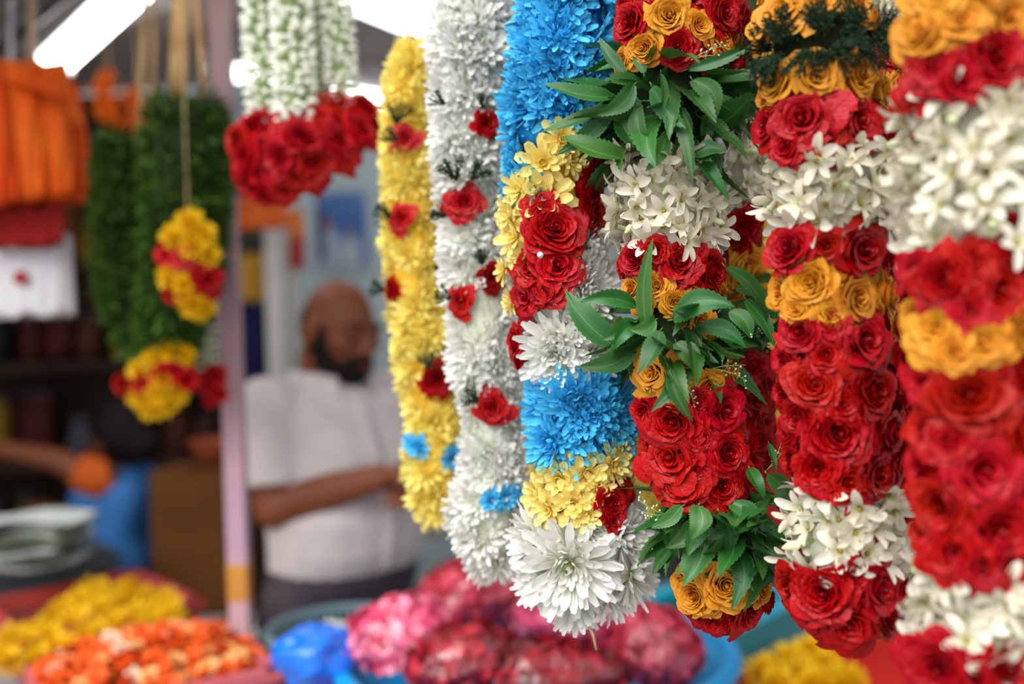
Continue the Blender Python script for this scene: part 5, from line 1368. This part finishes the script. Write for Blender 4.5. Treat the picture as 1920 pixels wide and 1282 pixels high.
roses_behind(g, SR, 'red', 1100, 1140, 50)
roses(g, SR, 'yellow_rose', [(1600, 1192, 30, -1.2), (1640, 1185, 28, -1.2), (1565, 1190, 24, -1.2)])
SRB = Strand([(1690, -50, 1.0, 42), (1690, 60, 1.0, 44), (1688, 300, 1.0, 44), (1692, 480, 1.0, 42), (1702, 700, 1.0, 44), (1712, 900, 1.0, 46), (1706, 1000, .98, 46), (1690, 1080, .95, 44)])
core(g, SRB, -50, 60, 'core_white'); core(g, SRB, 50, 290, 'core_red'); core(g, SRB, 280, 460, 'core_white'); core(g, SRB, 450, 960, 'core_red'); core(g, SRB, 960, 1080, 'core_white')
florets(g, SRB, -30, 40, 40, 28, 7)
roses(g, SRB, 'red', [(1680, 100, 40), (1705, 120, 36), (1690, 230, 42), (1680, 250, 34), (1695, 500, 40), (1685, 560, 38), (1715, 620, 40), (1700, 690, 44), (1715, 760, 44), (1705, 830, 44), (1712, 900, 42), (1690, 870, 34), (1695, 950, 36)])
roses(g, SRB, 'yellow_rose', [(1690, 165, 38), (1678, 185, 28), (1700, 620, 34)])
florets(g, SRB, 300, 450, 40, 30, 8); florets(g, SRB, 980, 1070, 40, 28, 9)
roses_behind(g, SRB, 'red', 500, 900, 42)

# ------------------------------------------------------------------ nearest garland at the right edge
SG = Strand([(1830, -60, .74, 140), (1828, 60, .74, 138), (1832, 160, .74, 132), (1830, 300, .74, 142), (1832, 430, .74, 138), (1840, 540, .74, 138), (1848, 640, .74, 138), (1852, 760, .74, 134), (1858, 900, .74, 130), (1860, 1020, .74, 126), (1852, 1100, .74, 130), (1846, 1180, .74, 140), (1846, 1280, .74, 150), (1850, 1340, .74, 90)])
g = garland('edge_garland', 'blurred red rose and tuberose garland, nearest one at the right edge', SG, -60, (-.3, .3))
core(g, SG, -60, 120, 'core_yellow'); core(g, SG, 100, 215, 'core_red'); core(g, SG, 195, 480, 'core_white'); core(g, SG, 465, 600, 'core_red'); core(g, SG, 580, 690, 'core_yellow'); core(g, SG, 670, 1080, 'core_red'); core(g, SG, 1060, 1235, 'core_white'); core(g, SG, 1220, 1330, 'core_red')
roses(g, SG, 'yellow_rose', [(1730, 62, 58), (1800, 40, 56), (1882, 30, 62), (1712, 95, 40), (1950, 60, 50), (1760, 0, 50), (1840, -10, 50)], False)
roses(g, SG, 'red', [(1750, 125, 58), (1858, 112, 72), (1935, 130, 50), (1800, 150, 50), (1715, 170, 40), (1900, 165, 46)], False)
florets(g, SG, 205, 465, 54, 36, 10)
roses(g, SG, 'red', [(1895, 450, 52, .1), (1772, 530, 64), (1868, 545, 70), (1820, 500, 52), (1940, 520, 56), (1720, 510, 46), (1820, 580, 46)], False)
roses(g, SG, 'yellow_rose', [(1755, 618, 54), (1838, 640, 58), (1912, 622, 54), (1720, 590, 40), (1960, 600, 50), (1790, 660, 44)], False)
roses(g, SG, 'red', [(1815, 742, 78), (1918, 700, 58), (1740, 720, 48), (1738, 810, 50), (1842, 880, 80), (1768, 950, 60), (1868, 990, 80), (1925, 820, 66), (1790, 1040, 56), (1890, 1060, 56), (1735, 880, 50), (1740, 1000, 44), (1945, 920, 56), (1780, 830, 50), (1955, 1010, 50), (1880, 770, 44), (1840, 1060, 50)], False)
roses_behind(g, SG, 'red', 720, 1060, 62)
florets(g, SG, 1075, 1230, 54, 34, 11)
roses(g, SG, 'red', [(1762, 1255, 62), (1880, 1265, 60), (1722, 1230, 44), (1820, 1280, 54), (1940, 1250, 50)], False)
